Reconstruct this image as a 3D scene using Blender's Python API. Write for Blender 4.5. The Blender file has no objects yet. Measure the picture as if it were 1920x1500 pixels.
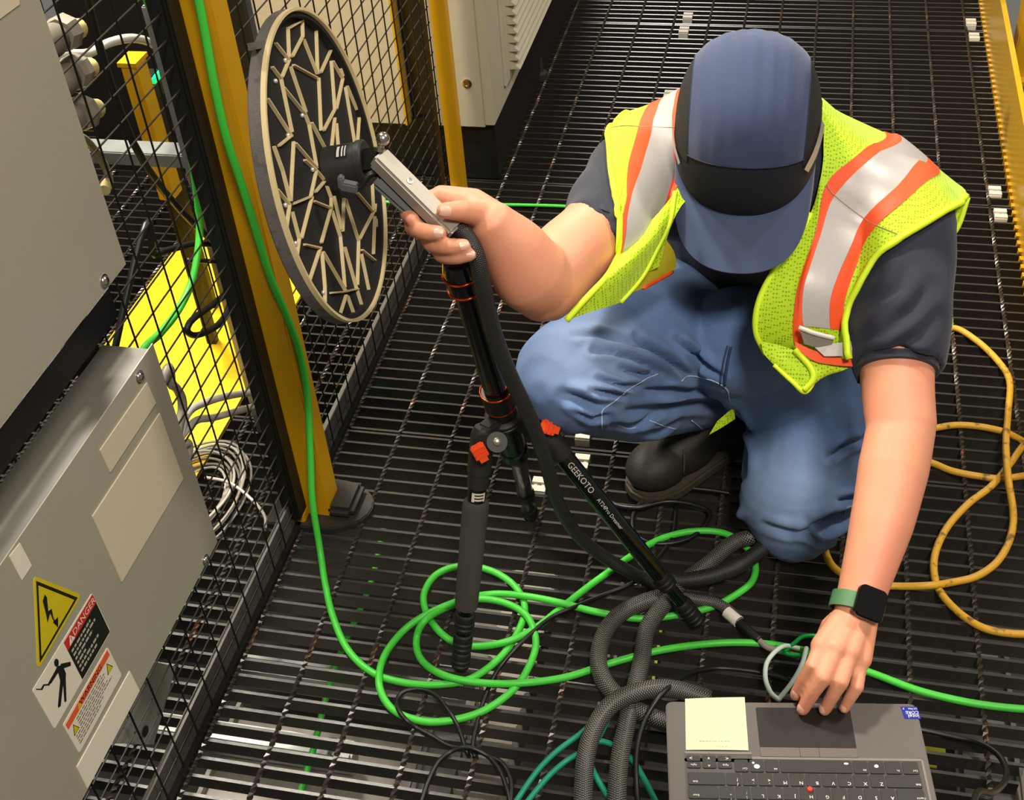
import bpy, bmesh, math, random
import numpy as np
from mathutils import Vector, Matrix
random.seed(7); rng = np.random.default_rng(5)
SC = bpy.context.scene
COL = SC.collection
# ---------------------------------------------------------------- camera, world, lights, exposure
FPX = 2338.4; CH = 1.5581; CE = (0.86329, 0.06999, 0.21179)
cd = bpy.data.cameras.new('camera'); cam = bpy.data.objects.new('camera', cd); COL.objects.link(cam)
cd.sensor_fit = 'HORIZONTAL'; cd.sensor_width = 36.0; cd.lens = 36.0 * FPX / 1920.0
cd.clip_start = 0.02
cam.location = (0, 0, CH); cam.rotation_euler = CE
SC.camera = cam
w = bpy.data.worlds.new('world'); SC.world = w; w.use_nodes = True
w.node_tree.nodes['Background'].inputs[0].default_value = (1.0, 0.93, 0.82, 1)
w.node_tree.nodes['Background'].inputs[1].default_value = 0.145
def area(name, loc, target, size, power, col, size_y=None):
    l = bpy.data.lights.new(name, 'AREA'); l.energy = power; l.color = col; l.size = size
    if size_y: l.shape = 'RECTANGLE'; l.size_y = size_y
    o = bpy.data.objects.new(name, l); COL.objects.link(o); o.location = loc
    o.rotation_euler = (Vector(target) - Vector(loc)).to_track_quat('-Z', 'Y').to_euler()
    return o
area('high_bay_and_fill', (-1.75, 2.45, 4.1), (0, 1.4, 0), 0.40, 165, (1.0, 0.93, 0.80))
area('high_bay_and_fill', (2.6, 3.0, 4.6), (0, 1.4, 0), 0.6, 95, (1.0, 0.94, 0.83))
area('high_bay_and_fill', (0.9, -1.2, 4.4), (-0.2, 1.4, 0), 0.7, 135, (1.0, 0.93, 0.81))  # added fill from the camera side, lightens the enclosure fronts
area('high_bay_and_fill', (-1.29, 11.5, 3.8), (-0.4, 3.4, 0), 0.7, 150, (1.0, 0.95, 0.88))
area('added_cell_lamp', (-1.45, 1.95, 2.0), (-1.2, 1.95, 0), 0.3, 34, (1.0, 0.93, 0.78))  # added lamp without a visible source, brightens the yellow floor plate
vs = SC.view_settings
vs.view_transform = 'Standard'; vs.look = 'None'; vs.exposure = 0.28; vs.gamma = 1.0; vs.use_curve_mapping = False
# ---------------------------------------------------------------- photograph geometry -> world points
def _R(rx, ry, rz):
    cx, sx, cy, sy, cz, sz = math.cos(rx), math.sin(rx), math.cos(ry), math.sin(ry), math.cos(rz), math.sin(rz)
    X = np.array([[1, 0, 0], [0, cx, -sx], [0, sx, cx]]); Y = np.array([[cy, 0, sy], [0, 1, 0], [-sy, 0, cy]]); Z = np.array([[cz, -sz, 0], [sz, cz, 0], [0, 0, 1]])
    return Z @ Y @ X
CM = _R(*CE); CC = np.array([0, 0, CH])
def ray(x, y): return CM @ np.array([(x - 960) / FPX, -(y - 750) / FPX, -1.0])
def P(x, y, t): return CC + ray(x, y) * t
def PZ(x, y, z=0.0): d = ray(x, y); return CC + d * (z - CH) / d[2]
def PX(x, y, wx): d = ray(x, y); return CC + d * wx / d[0]
def PY(x, y, wy): d = ray(x, y); return CC + d * wy / d[1]
def proj(V):
    v = (np.asarray(V) - CC) @ CM
    return np.stack([960 + FPX * v[..., 0] / -v[..., 2], 750 - FPX * v[..., 1] / -v[..., 2], -v[..., 2]], -1)
def plane(x, y, p0, n): d = ray(x, y); return CC + d * (np.dot(np.asarray(p0) - CC, n) / np.dot(d, n))
RIGHT, UP, BACK = CM[:, 0], CM[:, 1], CM[:, 2]
def nrm(v): v = np.asarray(v, float); return v / np.linalg.norm(v)
# ---------------------------------------------------------------- materials
def lin(c): return tuple(((v / 255) / 12.92 if v / 255 <= 0.04045 else ((v / 255 + 0.055) / 1.055) ** 2.4) for v in c)
MATS = {}
def mat(name, rgb, rough=0.5, metal=0.0, var=0.08, scale=30.0, bump=0.0, bscale=200.0, spec=0.5, second=None, sec_scale=8.0, sec_lo=0.55, sec_hi=0.65, emit=None, wave=None, sheen=0.0, coat=0.0, sss=0.0, stretch=None):
    if name in MATS: return MATS[name]
    m = bpy.data.materials.new(name); m.use_nodes = True; nt = m.node_tree; N = nt.nodes; L = nt.links
    b = N['Principled BSDF']
    b.inputs['Roughness'].default_value = rough; b.inputs['Metallic'].default_value = metal
    b.inputs['Specular IOR Level'].default_value = spec
    if sheen: b.inputs['Sheen Weight'].default_value = sheen
    if coat: b.inputs['Coat Weight'].default_value = coat; b.inputs['Coat Roughness'].default_value = 0.08
    if sss:
        b.inputs['Subsurface Weight'].default_value = sss; b.inputs['Subsurface Radius'].default_value = (0.012, 0.004, 0.002); b.inputs['Subsurface Scale'].default_value = 0.6
    c = lin(rgb)
    tc = N.new('ShaderNodeTexCoord'); src = tc.outputs['Object']
    if stretch:
        mp = N.new('ShaderNodeMapping'); mp.inputs['Scale'].default_value = stretch; L.new(src, mp.inputs[0]); src = mp.outputs[0]
    nz = N.new('ShaderNodeTexNoise'); nz.inputs['Scale'].default_value = scale; nz.inputs['Detail'].default_value = 5; L.new(src, nz.inputs['Vector'])
    mx = N.new('ShaderNodeMix'); mx.data_type = 'RGBA'
    mx.inputs['A'].default_value = tuple(v * (1 - var) for v in c) + (1,); mx.inputs['B'].default_value = tuple(min(1, v * (1 + var)) for v in c) + (1,)
    L.new(nz.outputs['Fac'], mx.inputs['Factor']); col = mx.outputs['Result']
    if second:
        n2 = N.new('ShaderNodeTexNoise'); n2.inputs['Scale'].default_value = sec_scale; n2.inputs['Detail'].default_value = 4; L.new(src, n2.inputs['Vector'])
        rp = N.new('ShaderNodeMapRange'); rp.inputs['From Min'].default_value = sec_lo; rp.inputs['From Max'].default_value = sec_hi; L.new(n2.outputs['Fac'], rp.inputs['Value'])
        m2 = N.new('ShaderNodeMix'); m2.data_type = 'RGBA'; m2.inputs['B'].default_value = lin(second) + (1,)
        L.new(col, m2.inputs['A']); L.new(rp.outputs['Result'], m2.inputs['Factor']); col = m2.outputs['Result']
    if wave:   # (scale, rgb, amount, direction) on UV: braid / ridges along a tube
        uv = tc.outputs['UV']; out = None
        for sx in (1, -1):
            mp = N.new('ShaderNodeMapping'); mp.inputs['Scale'].default_value = (sx * wave[3], wave[0], 1); L.new(uv, mp.inputs[0])
            wv = N.new('ShaderNodeTexWave'); wv.bands_direction = 'DIAGONAL'; wv.inputs['Scale'].default_value = 1.0; L.new(mp.outputs[0], wv.inputs['Vector'])
            if out is None: out = wv.outputs['Fac']
            else:
                mm = N.new('ShaderNodeMath'); mm.operation = 'MULTIPLY'; L.new(out, mm.inputs[0]); L.new(wv.outputs['Fac'], mm.inputs[1]); out = mm.outputs[0]
        m3 = N.new('ShaderNodeMix'); m3.data_type = 'RGBA'; m3.inputs['B'].default_value = lin(wave[1]) + (1,)
        mu = N.new('ShaderNodeMath'); mu.operation = 'MULTIPLY'; mu.inputs[1].default_value = wave[2]; L.new(out, mu.inputs[0])
        L.new(col, m3.inputs['A']); L.new(mu.outputs[0], m3.inputs['Factor']); col = m3.outputs['Result']
        bp = N.new('ShaderNodeBump'); bp.inputs['Strength'].default_value = 0.6; bp.inputs['Distance'].default_value = 0.001
        L.new(out, bp.inputs['Height']); L.new(bp.outputs['Normal'], b.inputs['Normal'])
    L.new(col, b.inputs['Base Color'])
    if bump:
        n3 = N.new('ShaderNodeTexNoise'); n3.inputs['Scale'].default_value = bscale; n3.inputs['Detail'].default_value = 4; L.new(src, n3.inputs['Vector'])
        bp = N.new('ShaderNodeBump'); bp.inputs['Strength'].default_value = bump; bp.inputs['Distance'].default_value = 0.002
        L.new(n3.outputs['Fac'], bp.inputs['Height']); L.new(bp.outputs['Normal'], b.inputs['Normal'])
    if emit:
        b.inputs['Emission Color'].default_value = lin(emit[0]) + (1,); b.inputs['Emission Strength'].default_value = emit[1]
    MATS[name] = m; return m
# ---------------------------------------------------------------- mesh helpers
class G:
    """collects vertices and faces (with uv) for ONE mesh object"""
    def __init__(s): s.v = []; s.f = []; s.uv = []; s.m = []; s.cm = 0
    def add(s, vs, fs, uvs=None):
        o = len(s.v); s.v += [tuple(map(float, p)) for p in vs]
        for i, f in enumerate(fs):
            s.f.append(tuple(o + k for k in f)); s.uv.append(uvs[i] if uvs else [(0, 0)] * len(f)); s.m.append(s.cm)
        return s
    def box(s, c, size, ax=None):
        c = np.asarray(c, float); A = np.eye(3) if ax is None else np.asarray(ax, float)
        h = np.asarray(size, float) / 2
        vs = [c + A[0] * (h[0] * i) + A[1] * (h[1] * j) + A[2] * (h[2] * k) for k in (-1, 1) for j in (-1, 1) for i in (-1, 1)]
        return s.add(vs, [(0, 2, 3, 1), (4, 5, 7, 6), (0, 1, 5, 4), (2, 6, 7, 3), (0, 4, 6, 2), (1, 3, 7, 5)])
    def bb(s, lo, hi): lo = np.array(lo, float); hi = np.array(hi, float); return s.box((lo + hi) / 2, hi - lo)
    def bar(s, a, b, w, h, up=(0, 0, 1)):
        a = np.asarray(a, float); b = np.asarray(b, float); d = b - a; L = np.linalg.norm(d); d = d / L
        u = np.asarray(up, float); sd = np.cross(d, u)
        if np.linalg.norm(sd) < 1e-6: sd = np.cross(d, (1, 0, 0))
        sd = nrm(sd); u = np.cross(sd, d)
        return s.box((a + b) / 2, (L, w, h), (d, sd, u))
    def prism(s, poly, off):
        """poly: list of 3-D points (planar), off: 3-D thickness vector"""
        n = len(poly); a = [np.asarray(p, float) for p in poly]; b = [p + np.asarray(off, float) for p in a]
        return s.add(a + b, [tuple(range(n))[::-1], tuple(range(n, 2 * n))] + [(i, (i + 1) % n, n + (i + 1) % n, n + i) for i in range(n)])
    def tube(s, pts, r, seg=8, caps=True, sy=1.0, ref=None, twist=0.0, square=False):
        pts = np.asarray(pts, float); n = len(pts)
        r = np.full(n, r, float) if np.isscalar(r) else np.asarray(r, float)
        sy = np.full(n, sy, float) if np.isscalar(sy) else np.asarray(sy, float)
        T = np.gradient(pts, axis=0); T /= np.linalg.norm(T, axis=1)[:, None] + 1e-12
        u = np.asarray(ref, float) if ref is not None else (np.array([0, 0, 1.]) if abs(T[0][2]) < 0.9 else np.array([1., 0, 0]))
        rings = []; uvr = 0; Ls = np.concatenate([[0], np.cumsum(np.linalg.norm(np.diff(pts, axis=0), axis=1))])
        for i in range(n):
            if ref is not None: u = np.asarray(ref, float)
            u = u - T[i] * np.dot(u, T[i]); u /= np.linalg.norm(u) + 1e-12
            v = np.cross(T[i], u); ring = []
            for k in range(seg):
                a = 2 * math.pi * (k + (0.5 if square else 0)) / seg + twist * Ls[i]
                ring.append(pts[i] + u * (math.cos(a) * r[i] * sy[i]) + v * (math.sin(a) * r[i]))
            rings += ring
        fs = []; uvs = []
        for i in range(n - 1):
            for k in range(seg):
                k2 = (k + 1) % seg
                fs.append((i * seg + k, i * seg + k2, (i + 1) * seg + k2, (i + 1) * seg + k))
                uvs.append([(k / seg, Ls[i]), ((k + 1) / seg, Ls[i]), ((k + 1) / seg, Ls[i + 1]), (k / seg, Ls[i + 1])])
        if caps:
            fs.append(tuple(range(seg))[::-1]); uvs.append([(0, 0)] * seg)
            fs.append(tuple((n - 1) * seg + k for k in range(seg))); uvs.append([(0, 0)] * seg)
        return s.add(rings, fs, uvs)
    def capsule(s, pts, r, seg=16, sy=1.0, ref=None):
        """tapered limb with rounded ends through pts with radii r"""
        pts = np.asarray(pts, float); r = np.full(len(pts), r, float) if np.isscalar(r) else np.asarray(r, float)
        d0 = nrm(pts[0] - pts[1]); d1 = nrm(pts[-1] - pts[-2])
        A = [(0.98, 0.2), (0.8, 0.6), (0.45, 0.893)]
        p = [pts[0] + d0 * r[0] * a for a, _ in A] + list(pts) + [pts[-1] + d1 * r[-1] * a for a, _ in A[::-1]]
        rr = [r[0] * c for _, c in A] + list(r) + [r[-1] * c for _, c in A[::-1]]
        syy = sy if np.isscalar(sy) else [sy[0]] * 3 + list(sy) + [sy[-1]] * 3
        return s.tube(p, rr, seg, True, syy, ref)
    def cyl(s, a, b, r, seg=24, r2=None): return s.tube([a, b], [r, r if r2 is None else r2], seg)
    def lathe(s, prof, a, d, seg=32):
        """prof: (distance along d, radius)"""
        a = np.asarray(a, float); d = nrm(d); u = np.cross(d, (0, 0, 1.) if abs(d[2]) < 0.9 else (1., 0, 0)); u = nrm(u); v = np.cross(d, u)
        n = len(prof); vs = []
        for h, r in prof:
            for k in range(seg):
                t = 2 * math.pi * k / seg; vs.append(a + d * h + u * (r * math.cos(t)) + v * (r * math.sin(t)))
        fs = [(i * seg + k, i * seg + (k + 1) % seg, (i + 1) * seg + (k + 1) % seg, (i + 1) * seg + k) for i in range(n - 1) for k in range(seg)]
        fs += [tuple(range(seg))[::-1], tuple((n - 1) * seg + k for k in range(seg))]
        return s.add(vs, fs)
    def ell(s, c, R, ax=None, seg=20, rings=12):
        c = np.asarray(c, float); A = np.eye(3) if ax is None else np.asarray(ax, float); vs = []; fs = []
        for i in range(rings + 1):
            p = math.pi * i / rings
            for k in range(seg):
                t = 2 * math.pi * k / seg
                vs.append(c + A[0] * (R[0] * math.sin(p) * math.cos(t)) + A[1] * (R[1] * math.sin(p) * math.sin(t)) + A[2] * (R[2] * math.cos(p)))
        for i in range(rings):
            for k in range(seg): fs.append((i * seg + k, (i + 1) * seg + k, (i + 1) * seg + (k + 1) % seg, i * seg + (k + 1) % seg))
        return s.add(vs, fs)
    def mesh(s, name):
        me = bpy.data.meshes.new(name); me.from_pydata(s.v, [], s.f)
        ul = me.uv_layers.new(name='UVMap'); flat = [c for f in s.uv for uvp in f for c in uvp]
        ul.data.foreach_set('uv', flat); me.polygons.foreach_set('material_index', s.m)
        return me
def smooth_mesh(me, ang=40):
    me.polygons.foreach_set('use_smooth', [True] * len(me.polygons))
    if ang < 180:
        try: me.set_sharp_from_angle(angle=math.radians(ang))
        except Exception: pass
def put(name, g, m, parent=None, smooth=None, bevel=0.0, label=None, cat=None, group=None, kind=None, weld=False):
    me = g.mesh(name) if isinstance(g, G) else g
    ms = m if isinstance(m, (list, tuple)) else [m]
    if not len(me.materials):
        for x in ms: me.materials.append(x)
    if weld or bevel:
        bm = bmesh.new(); bm.from_mesh(me)
        if weld: bmesh.ops.remove_doubles(bm, verts=bm.verts, dist=1e-6)
        bmesh.ops.recalc_face_normals(bm, faces=bm.faces)
        if bevel: bmesh.ops.bevel(bm, geom=[e for e in bm.edges if len(e.link_faces) == 2 and e.calc_face_angle(0) > 0.5], offset=bevel, segments=2, affect='EDGES', clamp_overlap=True)
        bm.to_mesh(me); bm.free()
    if smooth is not None: smooth_mesh(me, smooth)
    o = bpy.data.objects.new(name, me); COL.objects.link(o)
    if parent is not None:
        o.parent = parent; b = parent; off = Vector((0, 0, 0))
        while b is not None:
            off += b.location if b.type == 'EMPTY' else Vector((0, 0, 0)); b = b.parent
        o.matrix_parent_inverse = Matrix.Translation(-off) if parent.type == 'EMPTY' else Matrix.Identity(4)
    tag(o, label, cat, group, kind)
    return o
def tag(o, label=None, cat=None, group=None, kind=None):
    if label: o['label'] = label
    if cat: o['category'] = cat
    if group: o['group'] = group
    if kind: o['kind'] = kind
    return o
def thing(name, label, cat, base, group=None, kind=None):
    o = bpy.data.objects.new(name, None); COL.objects.link(o); o.location = Vector([float(x) for x in base]); o.empty_display_size = 0.05
    return tag(o, label, cat, group, kind)
def curve(pts, n=8):
    """Catmull-Rom through pts"""
    p = np.asarray(pts, float); p = np.vstack([2 * p[0] - p[1], p, 2 * p[-1] - p[-2]]); out = []
    for i in range(1, len(p) - 2):
        for k in range(n):
            t = k / n; a, b, c, d = p[i - 1], p[i], p[i + 1], p[i + 2]
            out.append(0.5 * ((2 * b) + (-a + c) * t + (2 * a - 5 * b + 4 * c - d) * t * t + (-a + 3 * b - 3 * c + d) * t ** 3))
    out.append(p[-2]); return np.array(out)
def text_mesh(s, size, o, right, up, align='CENTER', depth=0.0001, lift=0.0):
    """flat lettering as a mesh: centre o, reading direction right"""
    c = bpy.data.curves.new('lettering', 'FONT'); c.body = s; c.size = 1.0; c.align_x = align; c.align_y = 'CENTER'; c.extrude = 0.0; c.resolution_u = 2
    t = bpy.data.objects.new('lettering', c); COL.objects.link(t)
    dg = bpy.context.evaluated_depsgraph_get(); me = bpy.data.meshes.new_from_object(t.evaluated_get(dg))
    bpy.data.objects.remove(t); bpy.data.curves.remove(c)
    r = nrm(right); u = nrm(up); n = np.cross(r, u); o = np.asarray(o, float)
    co = np.zeros(len(me.vertices) * 3); me.vertices.foreach_get('co', co); co = co.reshape(-1, 3)
    wv = o + co[:, :1] * size * r + co[:, 1:2] * size * u + n * lift
    me.vertices.foreach_set('co', wv.ravel()); me.update(); me.materials.clear()
    return me
# ================================================================ materials used all over
BLK = mat('black_enamel', (46, 41, 36), 0.34, 0.0, 0.25, 60, bump=0.06, bscale=150, spec=0.7)
ROD = mat('twisted_rod_enamel', (56, 49, 42), 0.28, 0.3, 0.3, 80, second=(150, 100, 70), sec_scale=9, sec_lo=0.63, sec_hi=0.66, spec=0.7, stretch=(6, 1, 6))
YEL = mat('yellow_paint', (214, 164, 22), 0.32, 0, 0.06, 20, bump=0.04, bscale=80, second=(150, 112, 16), sec_scale=5, sec_lo=0.62, sec_hi=0.75)
YELP = mat('yellow_post_paint', (205, 152, 14), 0.42, 0, 0.05, 20, bump=0.03, bscale=80)
GALV = mat('galvanised_steel', (168, 170, 168), 0.35, 0.75, 0.2, 40, bump=0.05)
GREY = mat('grey_green_enclosure_paint', (160, 153, 135), 0.42, 0, 0.04, 12, bump=0.05, bscale=300)
BEIGE = mat('beige_panel_paint', (200, 190, 165), 0.5, 0, 0.03, 8)
BEIGE2 = mat('beige_machine_paint', (186, 178, 156), 0.5, 0, 0.03, 8)
BLACKP = mat('black_plastic', (20, 19, 18), 0.42, 0, 0.15, 40)
RUB = mat('black_rubber', (14, 13, 12), 0.6, 0, 0.2, 60, bump=0.1)
DKG = mat('dark_grey_steel', (52, 49, 44), 0.45, 0.2, 0.15, 30)
FEN = mat('bronze_black_wire', (40, 34, 27), 0.42, 0.1, 0.2, 60)
FENV = mat('black_upright_wire', (22, 18, 14), 0.45, 0.1, 0.2, 60)
FRM = mat('fence_frame_black', (20, 17, 13), 0.5, 0.1, 0.2, 60)
WHT = mat('white_plastic', (225, 218, 205), 0.5, 0, 0.04, 40)
CHR = mat('bright_steel', (200, 195, 185), 0.22, 1.0, 0.06, 40)
GREEN = mat('green_cable_jacket', (72, 200, 62), 0.45, 0, 0.07, 14, bump=0.06, bscale=60)
TEAL = mat('teal_cable_jacket', (20, 140, 108), 0.45, 0, 0.06, 20)
# ================================================================ the grating floor
X0 = -0.6806; PITCH = 0.03016
floor = thing('floor', 'black bar grating walkway floor with twisted cross rods', None, (0, 0, 0), kind='structure')
gb = G().bb((-2.3, -0.0025, -0.026), (0.486, 0.0025, 0.0)).mesh('bearing_bar')
gr = G().tube(np.stack([np.zeros(152), np.linspace(-0.4545, 0.4545, 152), np.zeros(152)], 1), 0.0046, 4, True, 1.0, None, twist=math.pi * 2 / 0.052).mesh('cross_rod')
first = True
for n in range(-2, 3):
    y0 = 1.64 + 0.9145 * n
    for k in range(31):
        y = y0 + 0.005 + k * PITCH
        if y < 0.62: continue
        o = put('bearing_bar', gb, BLK, floor); o.location = (0, y, 0)
    for i in range(-15, 12):
        o = put('cross_rod', gr, ROD, floor); o.location = (X0 + i * 0.1016, y0 + 0.457, -0.0012)
# white saddle clips that pin the panels, in pairs across a joint
gc = G()
gc.tube([(x, 0, 0.0045 * (1 - (abs(x) / 0.013) ** 4)) for x in np.linspace(-0.013, 0.013, 3)], 0.001, 6)
gc = G()
for s in (-1, 1):
    gc.bb((-0.0135, s * 0.011 - 0.007, 0.0005), (0.0135, s * 0.011 + 0.007, 0.0085))
gc.bb((-0.010, -0.0045, -0.001), (0.010, 0.0045, 0.0035))
for s in (-1, 1): gc.bb((-0.0135, s * 0.018 - 0.0012, -0.012), (0.0135, s * 0.018 + 0.0012, 0.004))
gc = gc.mesh('clip_saddle')
screw = G().lathe([(0, 0.004), (0.0025, 0.004), (0.0032, 0.002)], (0, 0, 0.003), (0, 0, 1), 10).mesh('clip_screw')
clips = [((-0.339, 3.518), 'white saddle clip on grating, far one of the pair above the cap'), ((-0.340, 3.42), 'white saddle clip on grating, near one of the pair above the cap'),
         ((-0.336, 3.026), 'white saddle clip on grating just behind the striped vest shoulder beside the cap'), ((0.451, 3.517), 'white saddle clip beside yellow toe plate, farthest of four'),
         ((0.454, 3.424), 'white saddle clip beside yellow toe plate, second farthest of four'), ((0.451, 2.613), 'white saddle clip beside yellow toe plate, third of four, by vest shoulder'),
         ((0.456, 2.517), 'white saddle clip beside yellow toe plate, nearest of four'), ((-0.337, 1.683), 'white saddle clip on grating directly under the raised knee'),
         ((-0.328, 1.605), 'white saddle clip half hidden behind the slanting tripod leg'), ((-0.392, 1.536), 'white saddle clip behind the tripod centre column')]
for i, ((x, y), lab) in enumerate(clips):
    t = thing('grating_clip', lab, 'clip', (x, y, 0), 'white grating clips')
    for nm, me, m in (('saddle', gc, WHT), ('screw', screw, CHR)):
        o = bpy.data.objects.new(nm, me); COL.objects.link(o); o.parent = t
        if not me.materials: me.materials.append(m)
# ================================================================ the toe plate and guard rail post on the right
t = thing('toe_plate', 'glossy yellow toe plate along the right edge of grating', 'toe plate', (0.49, 2.6, 0))
put('plate', G().bb((0.489, 0.5, -0.07), (0.496, 4.6, 0.155)), YEL, t)
put('top_edge', G().bb((0.487, 0.5, 0.152), (0.500, 4.6, 0.158)), YEL, t)
gs = G()
for k in range(0, 140):
    y = 0.6 + k * PITCH; gs.bb((0.482, y - 0.007, -0.02), (0.490, y + 0.007, 0.004))
put('weld_scallop', gs, YEL, t, kind='stuff')
t = thing('guard_post', 'yellow guard rail post at top right corner', 'post', (0.60, 3.35, 0))
put('post_tube', G().bb((0.545, 3.28, -0.05), (0.62, 3.355, 1.2)), YEL, t, bevel=0.004)
put('post_foot', G().bb((0.52, 3.25, -0.052), (0.66, 3.39, -0.04)), YEL, t)
# ================================================================ underside: slab and the trays seen through the bars
put('floor_slab', G().bb((-3.5, -0.5, -1.22), (3.0, 6.0, -1.2)), mat('dark_slab', (30, 28, 25), 0.8, 0, 0.3, 6), kind='structure')
US = mat('wireway_grey', (150, 146, 138), 0.5, 0.1, 0.1, 15)
def wireway(lab, lo, hi, m=US, extra=None):
    lo = np.array(lo, float); hi = np.array(hi, float)
    t = thing('wireway', lab, 'cable tray', ((lo[0] + hi[0]) / 2, (lo[1] + hi[1]) / 2, lo[2]), 'trays below the grating')
    put('tray_body', G().bb(lo, (hi[0], hi[1], hi[2] - 0.004)), m, t)
    lx = hi[0] - lo[0] > hi[1] - lo[1]
    for q in ((((lo[0], lo[1]), (hi[0], lo[1] + 0.008)), ((lo[0], hi[1] - 0.008), (hi[0], hi[1]))) if lx else (((lo[0], lo[1]), (lo[0] + 0.008, hi[1])), ((hi[0] - 0.008, lo[1]), (hi[0], hi[1])))):
        put('tray_lip', G().bb(q[0] + (hi[2] - 0.004,), q[1] + (hi[2] + 0.012,)), m, t)
    return t
wireway('bright strut channel under grating left of the green cable loops', (-1.35, 1.262, -0.33), (-0.5, 1.30, -0.29), GALV)
wireway('bright strut channel under grating at the bottom left corner', (-1.2, 1.115, -0.33), (-0.66, 1.15, -0.29), GALV)
wireway('wide grey tray lid under the grating below the mesh fence', (-0.93, 0.85, -0.42), (-0.56, 1.24, -0.36), mat('tray_lid_grey', (176, 170, 160), 0.55, 0.1, 0.1, 15))
wireway('grey tray lid under the grating beside the slotted duct', (-0.555, 0.8, -0.38), (-0.485, 1.6, -0.35), mat('tray_lid_dark', (150, 144, 136), 0.5, 0.1, 0.1, 15))
wireway('broad grey tray lid under the grating left of laptop', (-0.33, 0.80, -0.46), (-0.02, 1.14, -0.42), mat('tray_lid_mid', (120, 116, 110), 0.5, 0.1, 0.1, 15))
wireway('grey strut channel under grating across the green coils', (-0.56, 1.345, -0.34), (-0.12, 1.375, -0.31), GALV)
wireway('pale strut channel under grating below the left knee', (-0.1, 1.52, -0.25), (0.47, 1.535, -0.22), GALV)
wireway('pale strut channel under grating beside the watch', (0.05, 1.40, -0.25), (0.42, 1.413, -0.22), GALV)
wireway('grey strut channel under grating right of the laptop', (0.12, 1.285, -0.25), (0.62, 1.31, -0.22), US)
wireway('light grey upright tray under the grating at the right edge', (0.50, 0.8, -0.35), (0.56, 1.6, -0.30), mat('tray_light', (190, 186, 178), 0.5, 0, 0.05, 15))
wireway('grey tray under grating between laptop and toe plate', (0.36, 0.8, -0.34), (0.45, 1.55, -0.31), mat('tray_mid', (120, 118, 112), 0.5, 0, 0.05, 15))
# slotted wiring duct: a row of pale fingers
t = thing('slotted_duct', 'pale grey slotted wiring duct running under the grating', 'cable duct', (-0.42, 1.3, -0.32))
put('duct_base', G().bb((-0.475, 0.85, -0.33), (-0.375, 1.62, -0.325)), mat('duct_dark', (60, 57, 52), 0.6), t)
fg = G().bb((-0.045, -0.011, -0.32), (0.045, 0.011, -0.28)).mesh('duct_finger')
bm = bmesh.new(); bm.from_mesh(fg); bmesh.ops.bevel(bm, geom=[e for e in bm.edges if abs(e.verts[0].co.z - e.verts[1].co.z) > 0.02], offset=0.008, segments=3, affect='EDGES'); bm.to_mesh(fg); bm.free()
DUCT = mat('duct_pale', (200, 192, 178), 0.5, 0, 0.05, 30)
for k in range(22):
    o = put('duct_finger', fg, DUCT, t); o.location = (-0.425 + 0.0 * k, 0.86 + 0.034 * k, 0)
# coloured labels / modules under the grating on the right
def module(lab, lo, hi, body, lids):
    t = thing('terminal_module', lab, 'module', ((lo[0] + hi[0]) / 2, (lo[1] + hi[1]) / 2, lo[2]), 'modules below the grating')
    put('module_body', G().bb(lo, hi), body, t)
    for a, b, m in lids: put('module_label', G().bb((a[0], a[1], hi[2]), (b[0], b[1], hi[2] + 0.003)), m, t)
LB1 = mat('label_yellow_green', (196, 200, 50), 0.5); LB2 = mat('label_orange', (224, 150, 96), 0.5); LB3 = mat('label_blue', (28, 32, 70), 0.5)
module('dark module with orange and yellow labels under grating right of laptop', (0.20, 0.98, -0.30), (0.34, 1.30, -0.26), BLACKP,
       [((0.205, 1.215), (0.26, 1.23), LB2), ((0.262, 1.215), (0.30, 1.23), LB1), ((0.24, 1.245), (0.275, 1.262), LB2), ((0.277, 1.245), (0.31, 1.262), LB1),
        ((0.26, 1.275), (0.325, 1.29), LB1), ((0.265, 1.16), (0.325, 1.178), LB1), ((0.21, 1.09), (0.335, 1.12), LB3), ((0.21, 1.16), (0.235, 1.176), LB1)])
module('black terminal strip with pale pins under grating between the braided hoses', (-0.26, 1.18, -0.30), (-0.16, 1.62, -0.24), BLACKP,
       [((-0.25 + 0.012 * i, 1.2 + 0.055 * j), (-0.244 + 0.012 * i, 1.215 + 0.055 * j), US) for i in range(6) for j in range(7)] + [((-0.165, 1.3), (-0.16, 1.5), LB1)])
put('green_cable', G().tube(curve([(-0.80, 2.6, -0.14), (-0.735, 2.0, -0.15), (-0.725, 1.6, -0.2), (-0.715, 1.45, -0.22), (-0.72, 1.25, -0.22), (-0.70, 1.05, -0.22), (-0.69, 0.8, -0.22)], 8), 0.006, 8), GREEN,
    smooth=180, label='green cable lying below the grating beside the mesh fence', cat='cable', group='green cables')
put('teal_cable', G().tube(curve([(-0.9, 1.70, -0.10), (-0.2, 1.69, -0.10), (0.36, 1.70, -0.10)], 6), 0.006, 8), TEAL, smooth=180, label='teal cable lying below the grating under the kneeling leg', cat='cable')
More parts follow.
